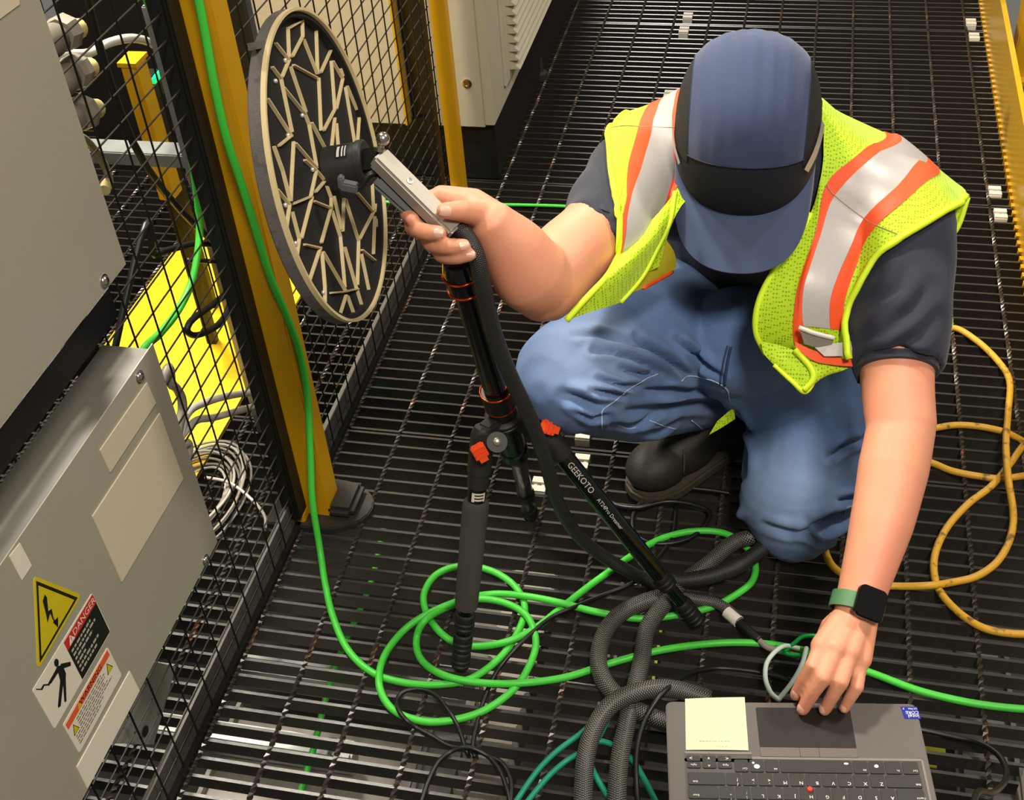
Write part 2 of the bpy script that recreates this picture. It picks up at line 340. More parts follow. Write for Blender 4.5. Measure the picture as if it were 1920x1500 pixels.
# ================================================================ mesh fence
FX = -0.79
def fence_panel(lab, y0, y1, z1, yphase, zphase, ya, yb):
    t = thing('mesh_fence', lab, 'fence', (FX, (y0 + y1) / 2, 0), 'welded mesh fence panels')
    gv = G(); y = yphase
    while y > y0: y -= 0.0540
    y += 0.0540
    while y < y1: gv.tube([(FX + 0.004, y, 0.02), (FX + 0.004, y, z1)], 0.0015, 6); y += 0.0540
    put('upright_wires', gv, FENV, t, kind='stuff')
    gh = G(); z = zphase - 0.0345 * 18
    while z < z1: gh.tube([(FX, y0 + 0.005, z), (FX, y1 - 0.005, z)], 0.0013, 6) if z > 0.02 else None; z += 0.0345
    put('level_wires', gh, FEN, t, kind='stuff')
    for a, b in ((ya[0], ya[1]), (yb[0], yb[1])):
        put('frame_upright', G().bb((FX - 0.018, a, 0.03), (FX + (0.012 if a > 1.3 and a < 1.4 else -0.005), b, z1)), FRM, t, bevel=0.002)
    put('kick_rail', G().bb((FX - 0.012, y0, 0.006), (FX - 0.004, y1, 0.062)), mat('kick_rail_grey', (84, 80, 74), 0.5, 0.2, 0.1, 20), t)
    put('bottom_rail', G().bb((FX - 0.03, y0, -0.001), (FX + 0.006, y1, 0.012)), FRM, t)
    return t
fence_panel('near black welded mesh fence panel behind the grey enclosures', 0.30, 1.398, 1.75, 1.2045, 0.632, (0.30, 0.335), (1.368, 1.402))
fence_panel('far black welded mesh fence panel between the two yellow posts', 1.456, 2.462, 1.75, 2.112, 0.620, (1.458, 1.522), (2.41, 2.455))
def post(lab, y, w, foot):
    t = thing('fence_post', lab, 'post', (FX, y, 0), 'yellow fence posts')
    put('post_tube', G().bb((FX + (0.003 if w > 0.04 else -0.002), y - w / 2, 0.004), (FX + (0.052 if w > 0.04 else 0.032), y + w / 2, 1.9)), YELP, t, bevel=0.003)
    put('base_lug', G().bb((FX - 0.03, y - w / 2 - 0.022, 0.004), (FX + 0.012, y - w / 2, 0.030)), YELP, t, bevel=0.002)
    if foot:
        gf = G(); c = np.array([FX + 0.0, y + 0.005, 0]); prof = []
        for k in range(13):
            a = math.radians(-90 + 15 * k); prof.append((FX + 0.035 + 0.085 * math.cos(a) * (1.0 if k < 9 else 1.0), y + 0.005 + 0.062 * math.sin(a), 0.001))
        poly = [(FX - 0.06, y - 0.057, 0.001)] + prof + [(FX - 0.06, y + 0.067, 0.001)]
        put('base_plate', G().prism(poly, (0, 0, 0.011)), DKG, t, bevel=0.002)
        put('base_cover', G().bb((FX + 0.046, y - 0.03, 0.011), (FX + 0.096, y + 0.048, 0.034)), DKG, t, bevel=0.008)
    return t
post('yellow fence post with green cable running down it and dark foot plate', 1.428, 0.050, True)
post('yellow fence post beside the beige machine, farther one', 2.49, 0.030, False)
# ================================================================ beige machine behind
MX, MY = -0.70, 2.545
t = thing('machine_cabinet', 'beige machine cabinet with louvred side vent on black plinth', 'machine', ((MX - 0.8) / 2, 3.1, 0))
put('plinth', G().bb((-1.70, MY + 0.02, 0.002), (MX + 0.005, 4.4, 0.158)), mat('plinth_black', (18, 16, 13), 0.55, 0, 0.15, 10), t)
put('end_panel', G().bb((-0.838, MY, 0.150), (MX - 0.012, MY + 0.06, 1.6)), BEIGE2, t, bevel=0.002)
put('side_panel', G().bb((-0.86, MY + 0.06, 0.150), (MX - 0.012, 4.4, 1.6)), BEIGE2, t)
put('door', G().bb((MX - 0.011, MY - 0.004, 0.158), (MX + 0.012, 4.4, 1.6)), BEIGE2, t, bevel=0.002)
put('door_frame', G().bb((MX + 0.012, MY + 0.11, 0.20), (MX + 0.020, 4.2, 1.6)), BEIGE2, t, bevel=0.002)
gl = G()
for k in range(34):
    z = 0.225 + k * 0.0225
    gl.add([(MX + 0.020, MY + 0.15, z), (MX + 0.046, MY + 0.15, z + 0.002), (MX + 0.020, MY + 0.15, z + 0.022), (MX + 0.020, 3.42, z), (MX + 0.046, 3.42, z + 0.002), (MX + 0.020, 3.42, z + 0.022)],
           [(0, 1, 2), (3, 5, 4), (0, 3, 4, 1), (1, 4, 5, 2), (0, 2, 5, 3)])
    if True:
        put('louvre', gl, BEIGE2, t); gl = G()
put('panel_bolt', G().lathe([(0, 0.011), (0.003, 0.011), (0.004, 0.006), (0.002, 0.0055), (0.002, 0.001)], (-0.745, MY, 0.262), (0, -1, 0), 18), CHR, t, smooth=40)
put('levelling_foot', G().lathe([(0, 0.022), (0.02, 0.022), (0.024, 0.012), (0.06, 0.011)], PZ(1012, 148, 0.0), (0, 0, 1), 16), DKG, t, smooth=40)
put('cell_panel', G().bb((-1.238, MY, 0.150), (-0.905, MY + 0.06, 1.6)), BEIGE, t, bevel=0.002)
put('panel_edge_strip', G().bb((-0.906, MY - 0.004, 0.150), (-0.898, MY + 0.02, 1.6)), YEL, t)
put('gap_shade_strip', G().bb((-0.898, MY + 0.03, 0.15), (-0.838, MY + 0.05, 1.6)), BLACKP, t)  # black strip standing in for the shade in the gap
# ================================================================ grey enclosures on the fence
BX = -0.70
def onbox(x, y, d=0.0): p = PX(x, y, BX); p[0] += d; return p
EN = thing('electrical_enclosure', 'lower grey-green electrical enclosure with warning stickers and blank labels', 'enclosure', (BX - 0.03, 0.75, 0.378), 'grey enclosures on the fence')
put('enclosure_body', G().bb((BX - 0.062, 0.36, 0.379), (BX - 0.0015, 1.000, 0.704)), mat('enclosure_side', (96, 92, 84), 0.4, 0, 0.05, 12), EN)
put('cover_plate', G().bb((BX - 0.0015, 0.352, 0.375), (BX, 1.006, 0.708)), GREY, EN)
UE = thing('electrical_enclosure', 'upper grey-green electrical enclosure at the top left corner', 'enclosure', (BX - 0.03, 0.75, 0.82), 'grey enclosures on the fence')
put('enclosure_body', G().bb((BX - 0.062, 0.36, 0.823), (BX - 0.0015, 0.999, 1.40)), mat('enclosure_side', (96, 92, 84)), UE)
put('cover_plate', G().bb((BX - 0.0015, 0.352, 0.819), (BX, 1.004, 1.405)), GREY, UE)
t = thing('mounting_rail', 'dark steel rail holding the two grey enclosures to fence', 'rail', (FX + 0.02, 0.75, 0.74))
put('rail_channel', G().bb((FX + 0.012, 0.33, 0.725), (FX + 0.04, 1.03, 0.765)), FRM, t)
put('rail_strut', G().bb((FX + 0.008, 0.965, 0.38), (FX + 0.026, 0.995, 1.4)), FRM, t)
put('back_panel', G().bb((FX - 0.13, 0.33, 0.60), (FX - 0.12, 0.93, 0.98)), DKG, t)
def screw_on(parent, x, y, r=0.0062):
    p = onbox(x, y)
    put('cover_screw', G().lathe([(0, r * 1.25), (0.001, r * 1.25), (0.0012, r), (0.0035, r * 0.85), (0.0048, r * 0.4)], p, (1, 0, 0), 18), CHR, parent, smooth=50, label='shiny dome screw')
screw_on(EN, 261, 706); screw_on(EN, 385, 1050); screw_on(UE, 195, 527)
LBL = mat('blank_label_cream', (205, 190, 165), 0.55, 0, 0.03, 10)
STK = mat('sticker_white', (226, 216, 196), 0.5, 0, 0.02, 10); STY = mat('sticker_yellow', (206, 184, 20), 0.45, 0, 0.03, 10)
STB = mat('sticker_black', (18, 16, 14), 0.45, 0, 0.1, 20); STR = mat('sticker_red', (200, 36, 34), 0.45, 0, 0.03, 10); STO = mat('sticker_orange', (222, 92, 50), 0.45, 0, 0.03, 10)
def inset(poly, d):
    c = np.mean(poly, 0); return [p + (c - p) * d for p in poly]
def decal(name, pix, m, parent, lift=0.0, th=0.0006, rnd=0.0, label=None):
    poly = [onbox(x, y, lift) for x, y in pix]
    if rnd:
        out = []; n = len(poly)
        for i in range(n):
            a, b, c = poly[i - 1], poly[i], poly[(i + 1) % n]; d1 = nrm(a - b); d2 = nrm(c - b)
            for k in range(5):
                s = k / 4; out.append((1 - s) ** 2 * (b + d1 * rnd) + 2 * s * (1 - s) * b + s * s * (b + d2 * rnd))
        poly = out
    return put(name, G().prism(poly, (th, 0, 0)), m, parent, label=label)
def bl(u, v, q):   # bilinear inside pixel quad q = (tl, tr, br, bl)
    q = [np.array(p, float) for p in q]; return tuple((q[0] * (1 - u) + q[1] * u) * (1 - v) + (q[3] * (1 - u) + q[2] * u) * v)
decal('blank_label', [(274, 717), (290.5, 755.6), (205, 885.5), (186, 844)], LBL, EN, th=0.0015, label='long blank cream label')
decal('blank_label', [(298, 774.6), (342, 897.7), (227, 1091), (172, 968)], LBL, EN, th=0.0015, label='large blank cream label')
decal('blank_label', [(36.5, 1018), (58.7, 1060), (40.3, 1087.5), (16.5, 1043)], STK, EN, th=0.0008, label='small cream tag')
decal('blank_label', [(242, 1258), (260.4, 1294.7), (163, 1478), (143, 1437.7)], STK, EN, th=0.0012, label='long blank cream strip')
decal('blank_label', [(-70, -40), (33, -40), (35, 8), (0, 34), (-70, 85)], LBL, UE, th=0.0012, label='pinkish blank label')
# triangle with lightning flash
T3 = [(62, 1079), (152.5, 1115.5), (70, 1257)]
s = decal('hazard_triangle', T3, STY, EN, rnd=0.008, label='yellow triangle sticker with black lightning flash')
c = np.mean(T3, 0); tri = [tuple(c + (np.array(p) - c) * 0.86) for p in T3]; tri2 = [tuple(c + (np.array(p) - c) * 0.74) for p in T3]
o1 = decal('triangle_border', tri, STB, s, 0.0006, 0.0003); decal('triangle_field', tri2, STY, s, 0.0009, 0.0003)
def f8(l): return [(40 + a / 3.946, 1060 + b / 3.946) for a, b in l]
decal('lightning_flash', f8([(165, 215), (180, 235), (190, 340), (215, 320), (228, 385), (262, 450), (245, 430), (222, 395), (205, 350), (185, 420), (178, 375), (150, 262)]), STB, s, 0.0012, 0.0003)
decal('flash_head', f8([(262, 382), (263, 458), (225, 420)]), STB, s, 0.0012, 0.0003)
# danger sign
D4 = f8([(520, 203), (657, 490), (243, 1212), (79, 925)])      # corner order: top, right, bottom, left
s = decal('danger_sign', D4, STK, EN, rnd=0.003, label='white and black sticker with red DANGER heading and falling figure')
QB = [(310, 572), (520, 215), (650, 490), (447, 843)]           # tl, tr, br, bl of the black half, reading along +y
def qd(q, u0, v0, u1, v1): return f8([bl(u0, v0, q), bl(u1, v0, q), bl(u1, v1, q), bl(u0, v1, q)])
decal('sign_field', f8(QB), STB, s, 0.0006, 0.0003)
decal('sign_heading', qd(QB, 0, 0, 1, 0.21), STR, s, 0.0009, 0.0003)
RY, UZ = (0, 1, 0), (0, 0, 1)
def letter(txt, pix, size, m, parent, lift, name='lettering'):
    p = onbox(*pix, lift); put(name, text_mesh(txt, size, p, RY, UZ), m, parent)
letter('DANGER', f8([bl(0.63, 0.105, QB)])[0], 0.0122, STK, s, 0.0014)
decal('warning_triangle', f8([bl(0.17, 0.02, QB), bl(0.26, 0.19, QB), bl(0.08, 0.19, QB)]), STK, s, 0.0012, 0.0003)
letter('!', f8([bl(0.17, 0.125, QB)])[0], 0.010, STR, s, 0.0017)
GT = mat('small_print_grey', (170, 165, 150), 0.5)
for k, (a, b) in enumerate(((0.06, 0.72), (0.06, 0.82), (0.06, 0.66), (0.06, 0.36), (0.06, 0.74), (0.06, 0.62))):
    v = 0.30 + k * 0.105; u = a
    while u < b:
        w_ = random.uniform(0.05, 0.13); decal('print_word', qd(QB, u, v, min(b, u + w_), v + 0.045), GT, s, 0.0010, 0.0002); u += w_ + 0.025
# falling figure
decal('figure_head', f8([(255 + 17 * math.cos(a), 720 + 30 * math.sin(a)) for a in np.linspace(0, 2 * math.pi, 14)[:-1]]), STB, s, 0.0006, 0.0003)
decal('figure_torso', f8([(262, 745), (300, 735), (325, 800), (322, 860), (300, 890), (282, 850), (270, 800), (248, 775)]), STB, s, 0.0006, 0.0003)
decal('figure_arm', f8([(285, 728), (358, 712), (360, 742), (295, 765)]), STB, s, 0.0007, 0.0003)
decal('figure_arm', f8([(252, 768), (268, 790), (215, 872), (200, 882), (193, 872)]), STB, s, 0.0007, 0.0003)
decal('figure_leg', f8([(283, 850), (304, 870), (285, 1040), (268, 1053), (266, 1035)]), STB, s, 0.0007, 0.0003)
decal('figure_leg', f8([(302, 850), (323, 845), (328, 1005), (314, 1010)]), STB, s, 0.0007, 0.0003)
decal('electric_line', f8([(200, 876), (205, 888), (165, 890), (150, 922), (105, 920), (105, 912), (140, 912), (158, 880)]), STB, s, 0.0006, 0.0003)
# warning sign
W4 = f8([(635, 603), (740, 812), (426, 1390), (305, 1180)])
s = decal('warning_sign', W4, STK, EN, rnd=0.003, label='white sticker with orange WARNING heading and small yellow triangles')
QW = [(318, 1180), (632, 615), (728, 812), (424, 1375)]
decal('sign_heading', qd(QW, 0.01, 0.02, 0.99, 0.21), STO, s, 0.0006, 0.0003)
letter('WARNING', f8([bl(0.57, 0.115, QW)])[0], 0.0105, STB, s, 0.0010)
decal('warning_triangle', f8([bl(0.30, 0.04, QW), bl(0.335, 0.19, QW), bl(0.265, 0.19, QW)]), STY, s, 0.0009, 0.0003)
for uu in (0.10, 0.90):
    decal('warning_triangle', f8([bl(uu, 0.27, QW), bl(uu + 0.06, 0.55, QW), bl(uu - 0.06, 0.55, QW)]), STB, s, 0.0006, 0.0003)
    decal('triangle_field', f8([bl(uu, 0.31, QW), bl(uu + 0.045, 0.53, QW), bl(uu - 0.045, 0.53, QW)]), STY, s, 0.0009, 0.0003)
SP = mat('small_print_dark', (120, 114, 104), 0.5)
for k in range(8):
    v = 0.28 + k * 0.083; u = 0.18 if k < 4 else 0.06; e = random.uniform(0.7, 0.82) if k < 4 else random.uniform(0.55, 0.93)
    while u < e:
        w_ = random.uniform(0.03, 0.08); decal('print_word', qd(QW, u, v, min(e, u + w_), v + 0.036), SP, s, 0.0006, 0.0002); u += w_ + 0.014
# galvanised bracket plate below the lower box
t = thing('bracket_plate', 'galvanised plate with round hole behind mesh below the enclosure', 'bracket', (-0.86, 0.9, 0.0))
pl = [PX(x, y, -0.83) for x, y in ((265, 1235), (330, 1250), (288, 1396), (150, 1392), (205, 1310))]
put('plate', G().prism(pl, (-0.004, 0, 0)), mat('zinc_plate', (196, 196, 190), 0.35, 0.25, 0.1, 30), t)
put('plate_hole', G().cyl(PX(272, 1371, -0.829), PX(272, 1371, -0.829) + np.array([0.001, 0, 0]), 0.008, 18), BLK, t)
# ================================================================ things inside the cell behind the fence
t = thing('floor_plate', 'bright yellow plate on the grating behind the mesh fence', 'floor plate', (-1.2, 1.9, 0))
put('plate', G().bb((-1.38, 1.30, 0.001), (-1.02, 2.375, 0.007)), mat('hazard_yellow', (255, 208, 10), 0.5, 0, 0.05, 14, bump=0.3, bscale=140, second=(240, 176, 8), sec_scale=9, sec_lo=0.5, sec_hi=0.72), t)
gd = G()
for i in range(9):
    for j in range(27): gd.box((-1.36 + 0.04 * i, 1.32 + 0.04 * j, 0.0072), (0.014, 0.005, 0.0015), ((0.707, 0.707 * (-1) ** (i + j), 0), (-0.707 * (-1) ** (i + j), 0.707, 0), (0, 0, 1)))
put('tread_bars', gd, MATS['hazard_yellow'], t, kind='stuff')
t = thing('cell_machine', 'dark green machine body in shadow at the back of the cell', 'machine', (-2.1, 2.2, 0))
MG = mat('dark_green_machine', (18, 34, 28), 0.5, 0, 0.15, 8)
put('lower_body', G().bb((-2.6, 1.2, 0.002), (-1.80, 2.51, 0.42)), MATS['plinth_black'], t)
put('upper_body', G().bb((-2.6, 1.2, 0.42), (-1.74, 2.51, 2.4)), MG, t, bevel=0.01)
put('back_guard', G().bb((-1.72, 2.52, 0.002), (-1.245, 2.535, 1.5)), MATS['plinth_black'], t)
t = thing('support_upright', 'yellow upright bar behind a galvanised beam in the cell', 'post', PX(318, 372, -1.15))
a, b = PX(253, 112, -1.15), PX(318, 370, -1.15); b[1] = a[1] = (a[1] + b[1]) / 2
put('bar', G().bb((-1.165, a[1] - 0.021, b[2]), (-1.135, a[1] + 0.021, a[2])), YEL, t, bevel=0.002)
put('foot_bracket', G().bb((-1.16, a[1] - 0.008, 0.0), (-1.14, a[1] + 0.008, b[2])), FRM, t)
put('cap', G().bb((-1.168, a[1] - 0.024, a[2]), (-1.132, a[1] + 0.024, a[2] + 0.008)), YEL, t)
yb = 1.62
a, b = PY(120, 268, yb), PY(352, 285, yb)
t = thing('strut_beam', 'galvanised cross beam with upright leg in the cell', 'beam', (b[0], yb, 0))
put('beam', G().bb((a[0], yb - 0.012, a[2] - 0.03), (b[0] + 0.012, yb + 0.03, b[2] + 0.0)), GALV, t, bevel=0.002)
put('upright', G().bb((b[0] - 0.004, yb - 0.016, 0.0), (b[0] + 0.014, yb + 0.014, b[2] + 0.25)), GALV, t, bevel=0.002)
HG = mat('grey_hose', (150, 142, 130), 0.4, 0, 0.06, 20); HW = mat('pale_hose', (190, 186, 176), 0.35, 0, 0.05, 20); CN = mat('connector_grey', (120, 112, 100), 0.5, 0, 0.2, 30)
CT = mat('cream_tip', (205, 190, 130), 0.5)
def tubex(name, pix, x, r, m, label, cat='cable', group=None, seg=8, xs=None, head=(), tail=()):
    pts = [np.array(q, float) for q in head] + [PX(p[0], p[1], (x if xs is None else xs[i])) for i, p in enumerate(pix)] + [np.array(q, float) for q in tail]
    return put(name, G().tube(curve(pts, 8), r, seg), m, smooth=180, label=label, cat=cat, group=group)
tubex('pneumatic_hose', [(60, 140), (110, 105), (165, 100), (205, 80), (250, 72), (290, 85), (312, 118), (330, 170), (345, 240), (352, 300), (362, 345)], -1.02, 0.007, HW, 'pale hose arching over the yellow upright in the cell', 'hose')
tubex('pneumatic_hose', [(60, 190), (120, 240), (160, 262), (190, 300), (205, 335), (200, 352)], -0.98, 0.006, HG, 'grey hose with cream end hanging beside the upper enclosure', 'hose')
put('hose_ferrule', G().cyl(PX(201, 343, -0.98), PX(196, 357, -0.975), 0.0085, 14), CT, smooth=40, label='cream end ferrule on the grey hose beside upper enclosure', cat='ferrule')
for k, (x, y) in enumerate(((118, 55), (140, 128), (152, 205))):
    c0 = PX(x - 60, y + 42, -0.92); c1 = PX(x, y + 8, -0.92); c2 = PX(x + 24, y, -0.92)
    t = thing('plug_connector', ['topmost grey plug connector beside the upper enclosure', 'middle grey plug connector beside the upper enclosure', 'lowest grey plug connector beside the upper enclosure'][k], 'connector', c1, 'plug connectors in the cell')
    put('plug_body', G().lathe([(0, 0.012), (0.01, 0.02), (0.045, 0.022), (0.06, 0.019)], c0, c1 - c0, 16), CN, t, smooth=40)
    put('plug_nut', G().lathe([(0, 0.021), (0.012, 0.024), (0.02, 0.024), (0.022, 0.018)], c1 - nrm(c1 - c0) * 0.01, c1 - c0, 8), HG, t)
    put('plug_tip', G().lathe([(0, 0.012), (0.014, 0.013), (0.016, 0.008)], c2 - nrm(c2 - c1) * 0.006, c2 - c1, 14), CT, t, smooth=40)
    put('plug_lead', G().tube(curve([c0, c0 + np.array([-0.03, -0.02, -0.05]), c0 + np.array([-0.05, 0.0, -0.15])], 6), 0.009, 8), HG, t, smooth=180)
t = thing('sensor_module', 'small sensor box with lit green lamps deep in the cell', 'sensor', PX(284, 160, -1.2))
c = PX(284, 160, -1.2)
put('housing', G().box(c, (0.03, 0.045, 0.05)), BLACKP, t, bevel=0.004)
put('stalk', G().bb((c[0] - 0.008, c[1] - 0.008, 0.0), (c[0] + 0.008, c[1] + 0.008, c[2] - 0.02)), FRM, t)
put('indicator', G().box(c + np.array([0.017, 0.008, 0.016]), (0.006, 0.034, 0.016)), mat('green_led', (20, 240, 150), 0.4, emit=((10, 235, 110), 1.1)), t)
put('indicator', G().box(c + np.array([0.017, -0.012, 0.018]), (0.006, 0.014, 0.010)), MATS['green_led'], t)
tubex('green_cable', [(262, -30), (300, 60), (335, 180), (358, 290), (370, 370), (374, 440), (362, 520), (335, 580), (300, 625), (270, 655), (240, 720)], -0.86, 0.0058, GREEN, 'green cable hanging behind near mesh in front of the yellow plate', group='green cables', tail=[(-0.89, 0.95, 0.30), (-0.92, 0.90, 0.10), (-0.95, 0.80, 0.008), (-1.0, 0.65, 0.007)])
tubex('green_cable', [(452, 590), (470, 670), (492, 720), (512, 775), (525, 850), (540, 920), (552, 985), (565, 1030)], -0.80, 0.0058, GREEN, 'green cable behind the mesh just left of the near yellow post', group='green cables', xs=[-0.86, -0.86, -0.86, -0.86, -0.86, -0.86, -0.86, -0.86])
tubex('black_cable', [(250, 500), (290, 478), (330, 465), (375, 456), (415, 468), (430, 520), (428, 545), (400, 570), (360, 600), (352, 622), (372, 628), (410, 608), (430, 575), (434, 545), (445, 500)], -0.92, 0.0055, BLACKP, 'black cable looping in front of the yellow plate behind mesh', head=[(-0.95, 0.85, 0.50), (-0.96, 0.75, 0.20), (-0.98, 0.70, 0.006)], tail=[(-0.89, 1.38, 0.75), (-0.88, 1.38, 1.2)])
tubex('black_cable', [(352, 488), (400, 490), (440, 492)], -0.93, 0.004, BLACKP, 'short straight black rod in front of the yellow plate')
tubex('grey_hose', [(300, 735), (322, 722), (338, 740), (342, 768), (335, 800), (332, 840), (350, 860)], -0.9, 0.0075, HG, 'thick grey hose hooking out from behind the lower enclosure', 'hose', head=[(-0.95, 0.75, 0.008), (-0.93, 0.90, 0.10)], tail=[(-0.92, 1.02, 0.10), (-0.95, 0.98, 0.008), (-1.0, 0.85, 0.008)])
tubex('grey_hose', [(335, 830), (352, 775), (385, 755), (430, 742), (470, 737), (492, 745), (480, 760), (440, 772), (400, 783), (365, 790), (330, 830)], -0.9, 0.0065, HW, 'pale hose looped in front of yellow plate corner beside lower enclosure', 'hose')
t = thing('wire_coil', 'coil of grey wire lying behind the mesh beside the lower enclosure', 'cable', PZ(400, 950, 0.01))
cc = PZ(392, 950, 0.0)
for k in range(9):
    r0 = 0.075 + 0.007 * k; z = 0.012 + 0.006 * (k % 4)
    put('coil_turn', G().tube([cc + np.array([r0 * 0.75 * math.cos(a) - 0.03, r0 * 1.15 * math.sin(a), z + 0.006 * math.sin(2 * a + k)]) for a in np.linspace(0, 2 * math.pi, 40)], 0.0026, 6), HG if k % 3 else HW, t, smooth=180)
put('coil_tail', G().tube(curve([PZ(385, 895, 0.03), PZ(430, 905, 0.04), PZ(470, 935, 0.03), PZ(495, 965, 0.015), PZ(498, 990, 0.008)], 8), 0.003, 6), HW, t, smooth=180)
# ================================================================ microphone array disc
tc = 1.52
DC = P(624, 314, tc); n0 = math.radians(70.2)
bdir = nrm(CC - DC); rr_ = nrm(RIGHT - bdir * np.dot(RIGHT, bdir)); uu_ = np.cross(bdir, rr_)
DN = nrm(math.cos(n0) * bdir + math.sin(n0) * (0.986 * rr_ + 0.165 * uu_))
DR = 292 * tc / FPX
DISC = thing('microphone_array', 'round acoustic camera disc with branching gold ribs and grey handle held in hand', 'acoustic camera', DC)
FELT = mat('grey_felt_rim', (92, 86, 82), 0.85, 0, 0.2, 200, bump=0.3, bscale=500, second=(78, 73, 70), sec_scale=60)
GOLD = mat('champagne_gold_paint', (214, 194, 146), 0.42, 0.05, 0.06, 60)
DISCB = mat('disc_black_foam', (19, 16, 13), 0.85, 0, 0.2, 120, bump=0.1)
def ring(r0, r1, h0, h1):
    return G().lathe([(h0, r0), (h0, r1), (h1, r1), (h1, r0), (h0, r0)], DC, DN, 96)
def lathe_open(prof, m, name, sm=30):
    g = G(); g.lathe(prof, DC, DN, 96); g.f = g.f[:-2]; g.uv = g.uv[:-2]; g.m = g.m[:-2]
    return put(name, g, m, DISC, smooth=sm)
lathe_open([(-0.021, DR * 0.955), (-0.021, DR * 0.99), (-0.019, DR), (-0.005, DR), (-0.004, DR * 0.985)], FELT, 'felt_rim')
lathe_open([(-0.005, DR * 0.975), (-0.005, DR * 1.0), (0.001, DR * 0.999), (0.001, DR * 0.980), (-0.003, DR * 0.976)], GOLD, 'gold_rim')
lathe_open([(-0.003, DR * 0.985), (-0.0035, DR * 0.95), (-0.013, DR * 0.945)], DISCB, 'inner_rim')
put('back_disc', G().lathe([(-0.021, DR * 0.97), (-0.0135, DR * 0.97)], DC, DN, 96), DISCB, DISC)
A4 = lambda l: [(460 + a / 4.686, b / 4.686) for a, b in l]
A5 = lambda l: [(460 + a / 4.686, 300 + b / 4.686) for a, b in l]
RIBS = [A4(l) for l in ([(390, 245), (400, 495)], [(515, 180), (520, 315), (430, 490)], [(285, 380), (400, 525), (340, 670)], [(530, 350), (645, 640)], [(635, 215), (650, 640)],
 [(770, 335), (765, 440), (680, 630)], [(440, 570), (640, 680)], [(415, 590), (545, 975)], [(660, 690), (680, 1140)], [(770, 540), (800, 950)], [(785, 540), (870, 690), (815, 950)],
 [(850, 470), (870, 660)], [(255, 590), (330, 690), (425, 1150)], [(355, 770), (540, 1000), (575, 1090), (640, 1450)], [(215, 870), (420, 1190), (315, 1275)], [(800, 960), (705, 1140)],
 [(800, 1040), (775, 1275)], [(815, 1090), (830, 1270)], [(895, 770), (980, 1280)], [(910, 760), (1025, 1000), (1000, 1250)], [(885, 500), (970, 690), (1050, 960), (1120, 1240)],
 [(600, 1080), (715, 1300)], [(440, 1250), (425, 1540), (415, 1760)], [(460, 1260), (640, 1470)], [(270, 1290), (345, 1500), (410, 1756)], [(540, 170), (640, 205), (760, 325), (850, 455)], [(390, 250), (515, 175)])]
RIBS += [A5(l) for l in ([(540, 0), (640, 90), (590, 320), (445, 380)], [(300, 260), (405, 390), (380, 580)], [(600, 330), (510, 680)], [(620, 360), (770, 420), (685, 720)],
 [(430, 460), (490, 690), (470, 830)], [(540, 740), (675, 770), (575, 1070)], [(690, 820), (715, 1110), (715, 1280)], [(700, 810), (895, 1145)], [(715, 180), (635, 275)], [(640, 90), (715, 180), (770, 330), (770, 420)],
 [(780, 450), (850, 670), (890, 1110)], [(795, 320), (860, 600)], [(880, 340), (870, 620)], [(895, 350), (1010, 710), (1000, 1090)], [(1000, 290), (1140, 455), (1020, 690)], [(1130, 215), (1140, 430)],
 [(1200, 220), (1215, 390), (1150, 450)], [(1150, 500), (1140, 820)], [(1160, 520), (1210, 690), (1195, 930)], [(1040, 790), (1190, 940)], [(1035, 830), (1115, 1190)], [(890, 770), (990, 1120)],
 [(770, 1165), (890, 1155), (1000, 1130)], [(900, 1190), (845, 1365)], [(915, 1200), (970, 1350)], [(1000, 1150), (1045, 1300)], [(1217, 400), (1220, 690)], [(1190, 950), (1130, 1190), (1050, 1310), (960, 1380), (840, 1375)])]
PIN = mat('bright_pin', (240, 235, 225), 0.25, 0.6)
for l in RIBS:
    p3 = [plane(x, y, DC - DN * 0.009, DN) for x, y in l]
    for a, b in zip(p3[:-1], p3[1:]):
        # keep inside the rim
        q0 = DC - DN * 0.009; a = q0 + (a - q0) * min(1, DR * 0.965 / (np.linalg.norm(a - q0) + 1e-9)); b = q0 + (b - q0) * min(1, DR * 0.965 / (np.linalg.norm(b - q0) + 1e-9))
        d = nrm(b - a); g = G(); sd = np.cross(DN, d)
        w0, w1, hb = 0.0013, 0.0008, 0.0042
        a_, b_ = a - d * 0.001, b + d * 0.001
        vs = [a_ - sd * w0 - DN * hb, a_ + sd * w0 - DN * hb, b_ + sd * w0 - DN * hb, b_ - sd * w0 - DN * hb, a_ - sd * w1, a_ + sd * w1, b_ + sd * w1, b_ - sd * w1]
        g.add(vs, [(0, 3, 2, 1), (4, 5, 6, 7), (0, 1, 5, 4), (1, 2, 6, 5), (2, 3, 7, 6), (3, 0, 4, 7)])
        put('rib', g, GOLD, DISC)
for x, y in A4([(350, 530), (265, 712), (375, 1190), (500, 1015), (590, 1490), (965, 1305)]) + A5([(350, 397), (440, 732), (685, 1165)]):
    p = plane(x, y, DC - DN * 0.012, DN); put('microphone', G().ell(p, (0.0028, 0.0028, 0.0028), None, 10, 6), PIN, DISC, smooth=180)
put('side_clip', G().box(plane(487, 84, DC - DN * 0.012, DN) , (0.05, 0.008, 0.008), (nrm(plane(470, 86, DC, DN) - plane(500, 80, DC, DN)), DN, np.cross(nrm(plane(470, 86, DC, DN) - plane(500, 80, DC, DN)), DN))), FELT, DISC)
# hub, arm and handle
hp = plane(632, 314, DC, DN)
HUBM = mat('hub_black', (40, 38, 37), 0.5, 0, 0.1, 60)
hub = put('hub', G().lathe([(-0.012, 0.027), (0.03, 0.027), (0.031, 0.0262), (0.031, 0.0285), (0.038, 0.0285), (0.040, 0.026), (0.0402, 0.0)], hp, DN, 48), HUBM, DISC, smooth=30)
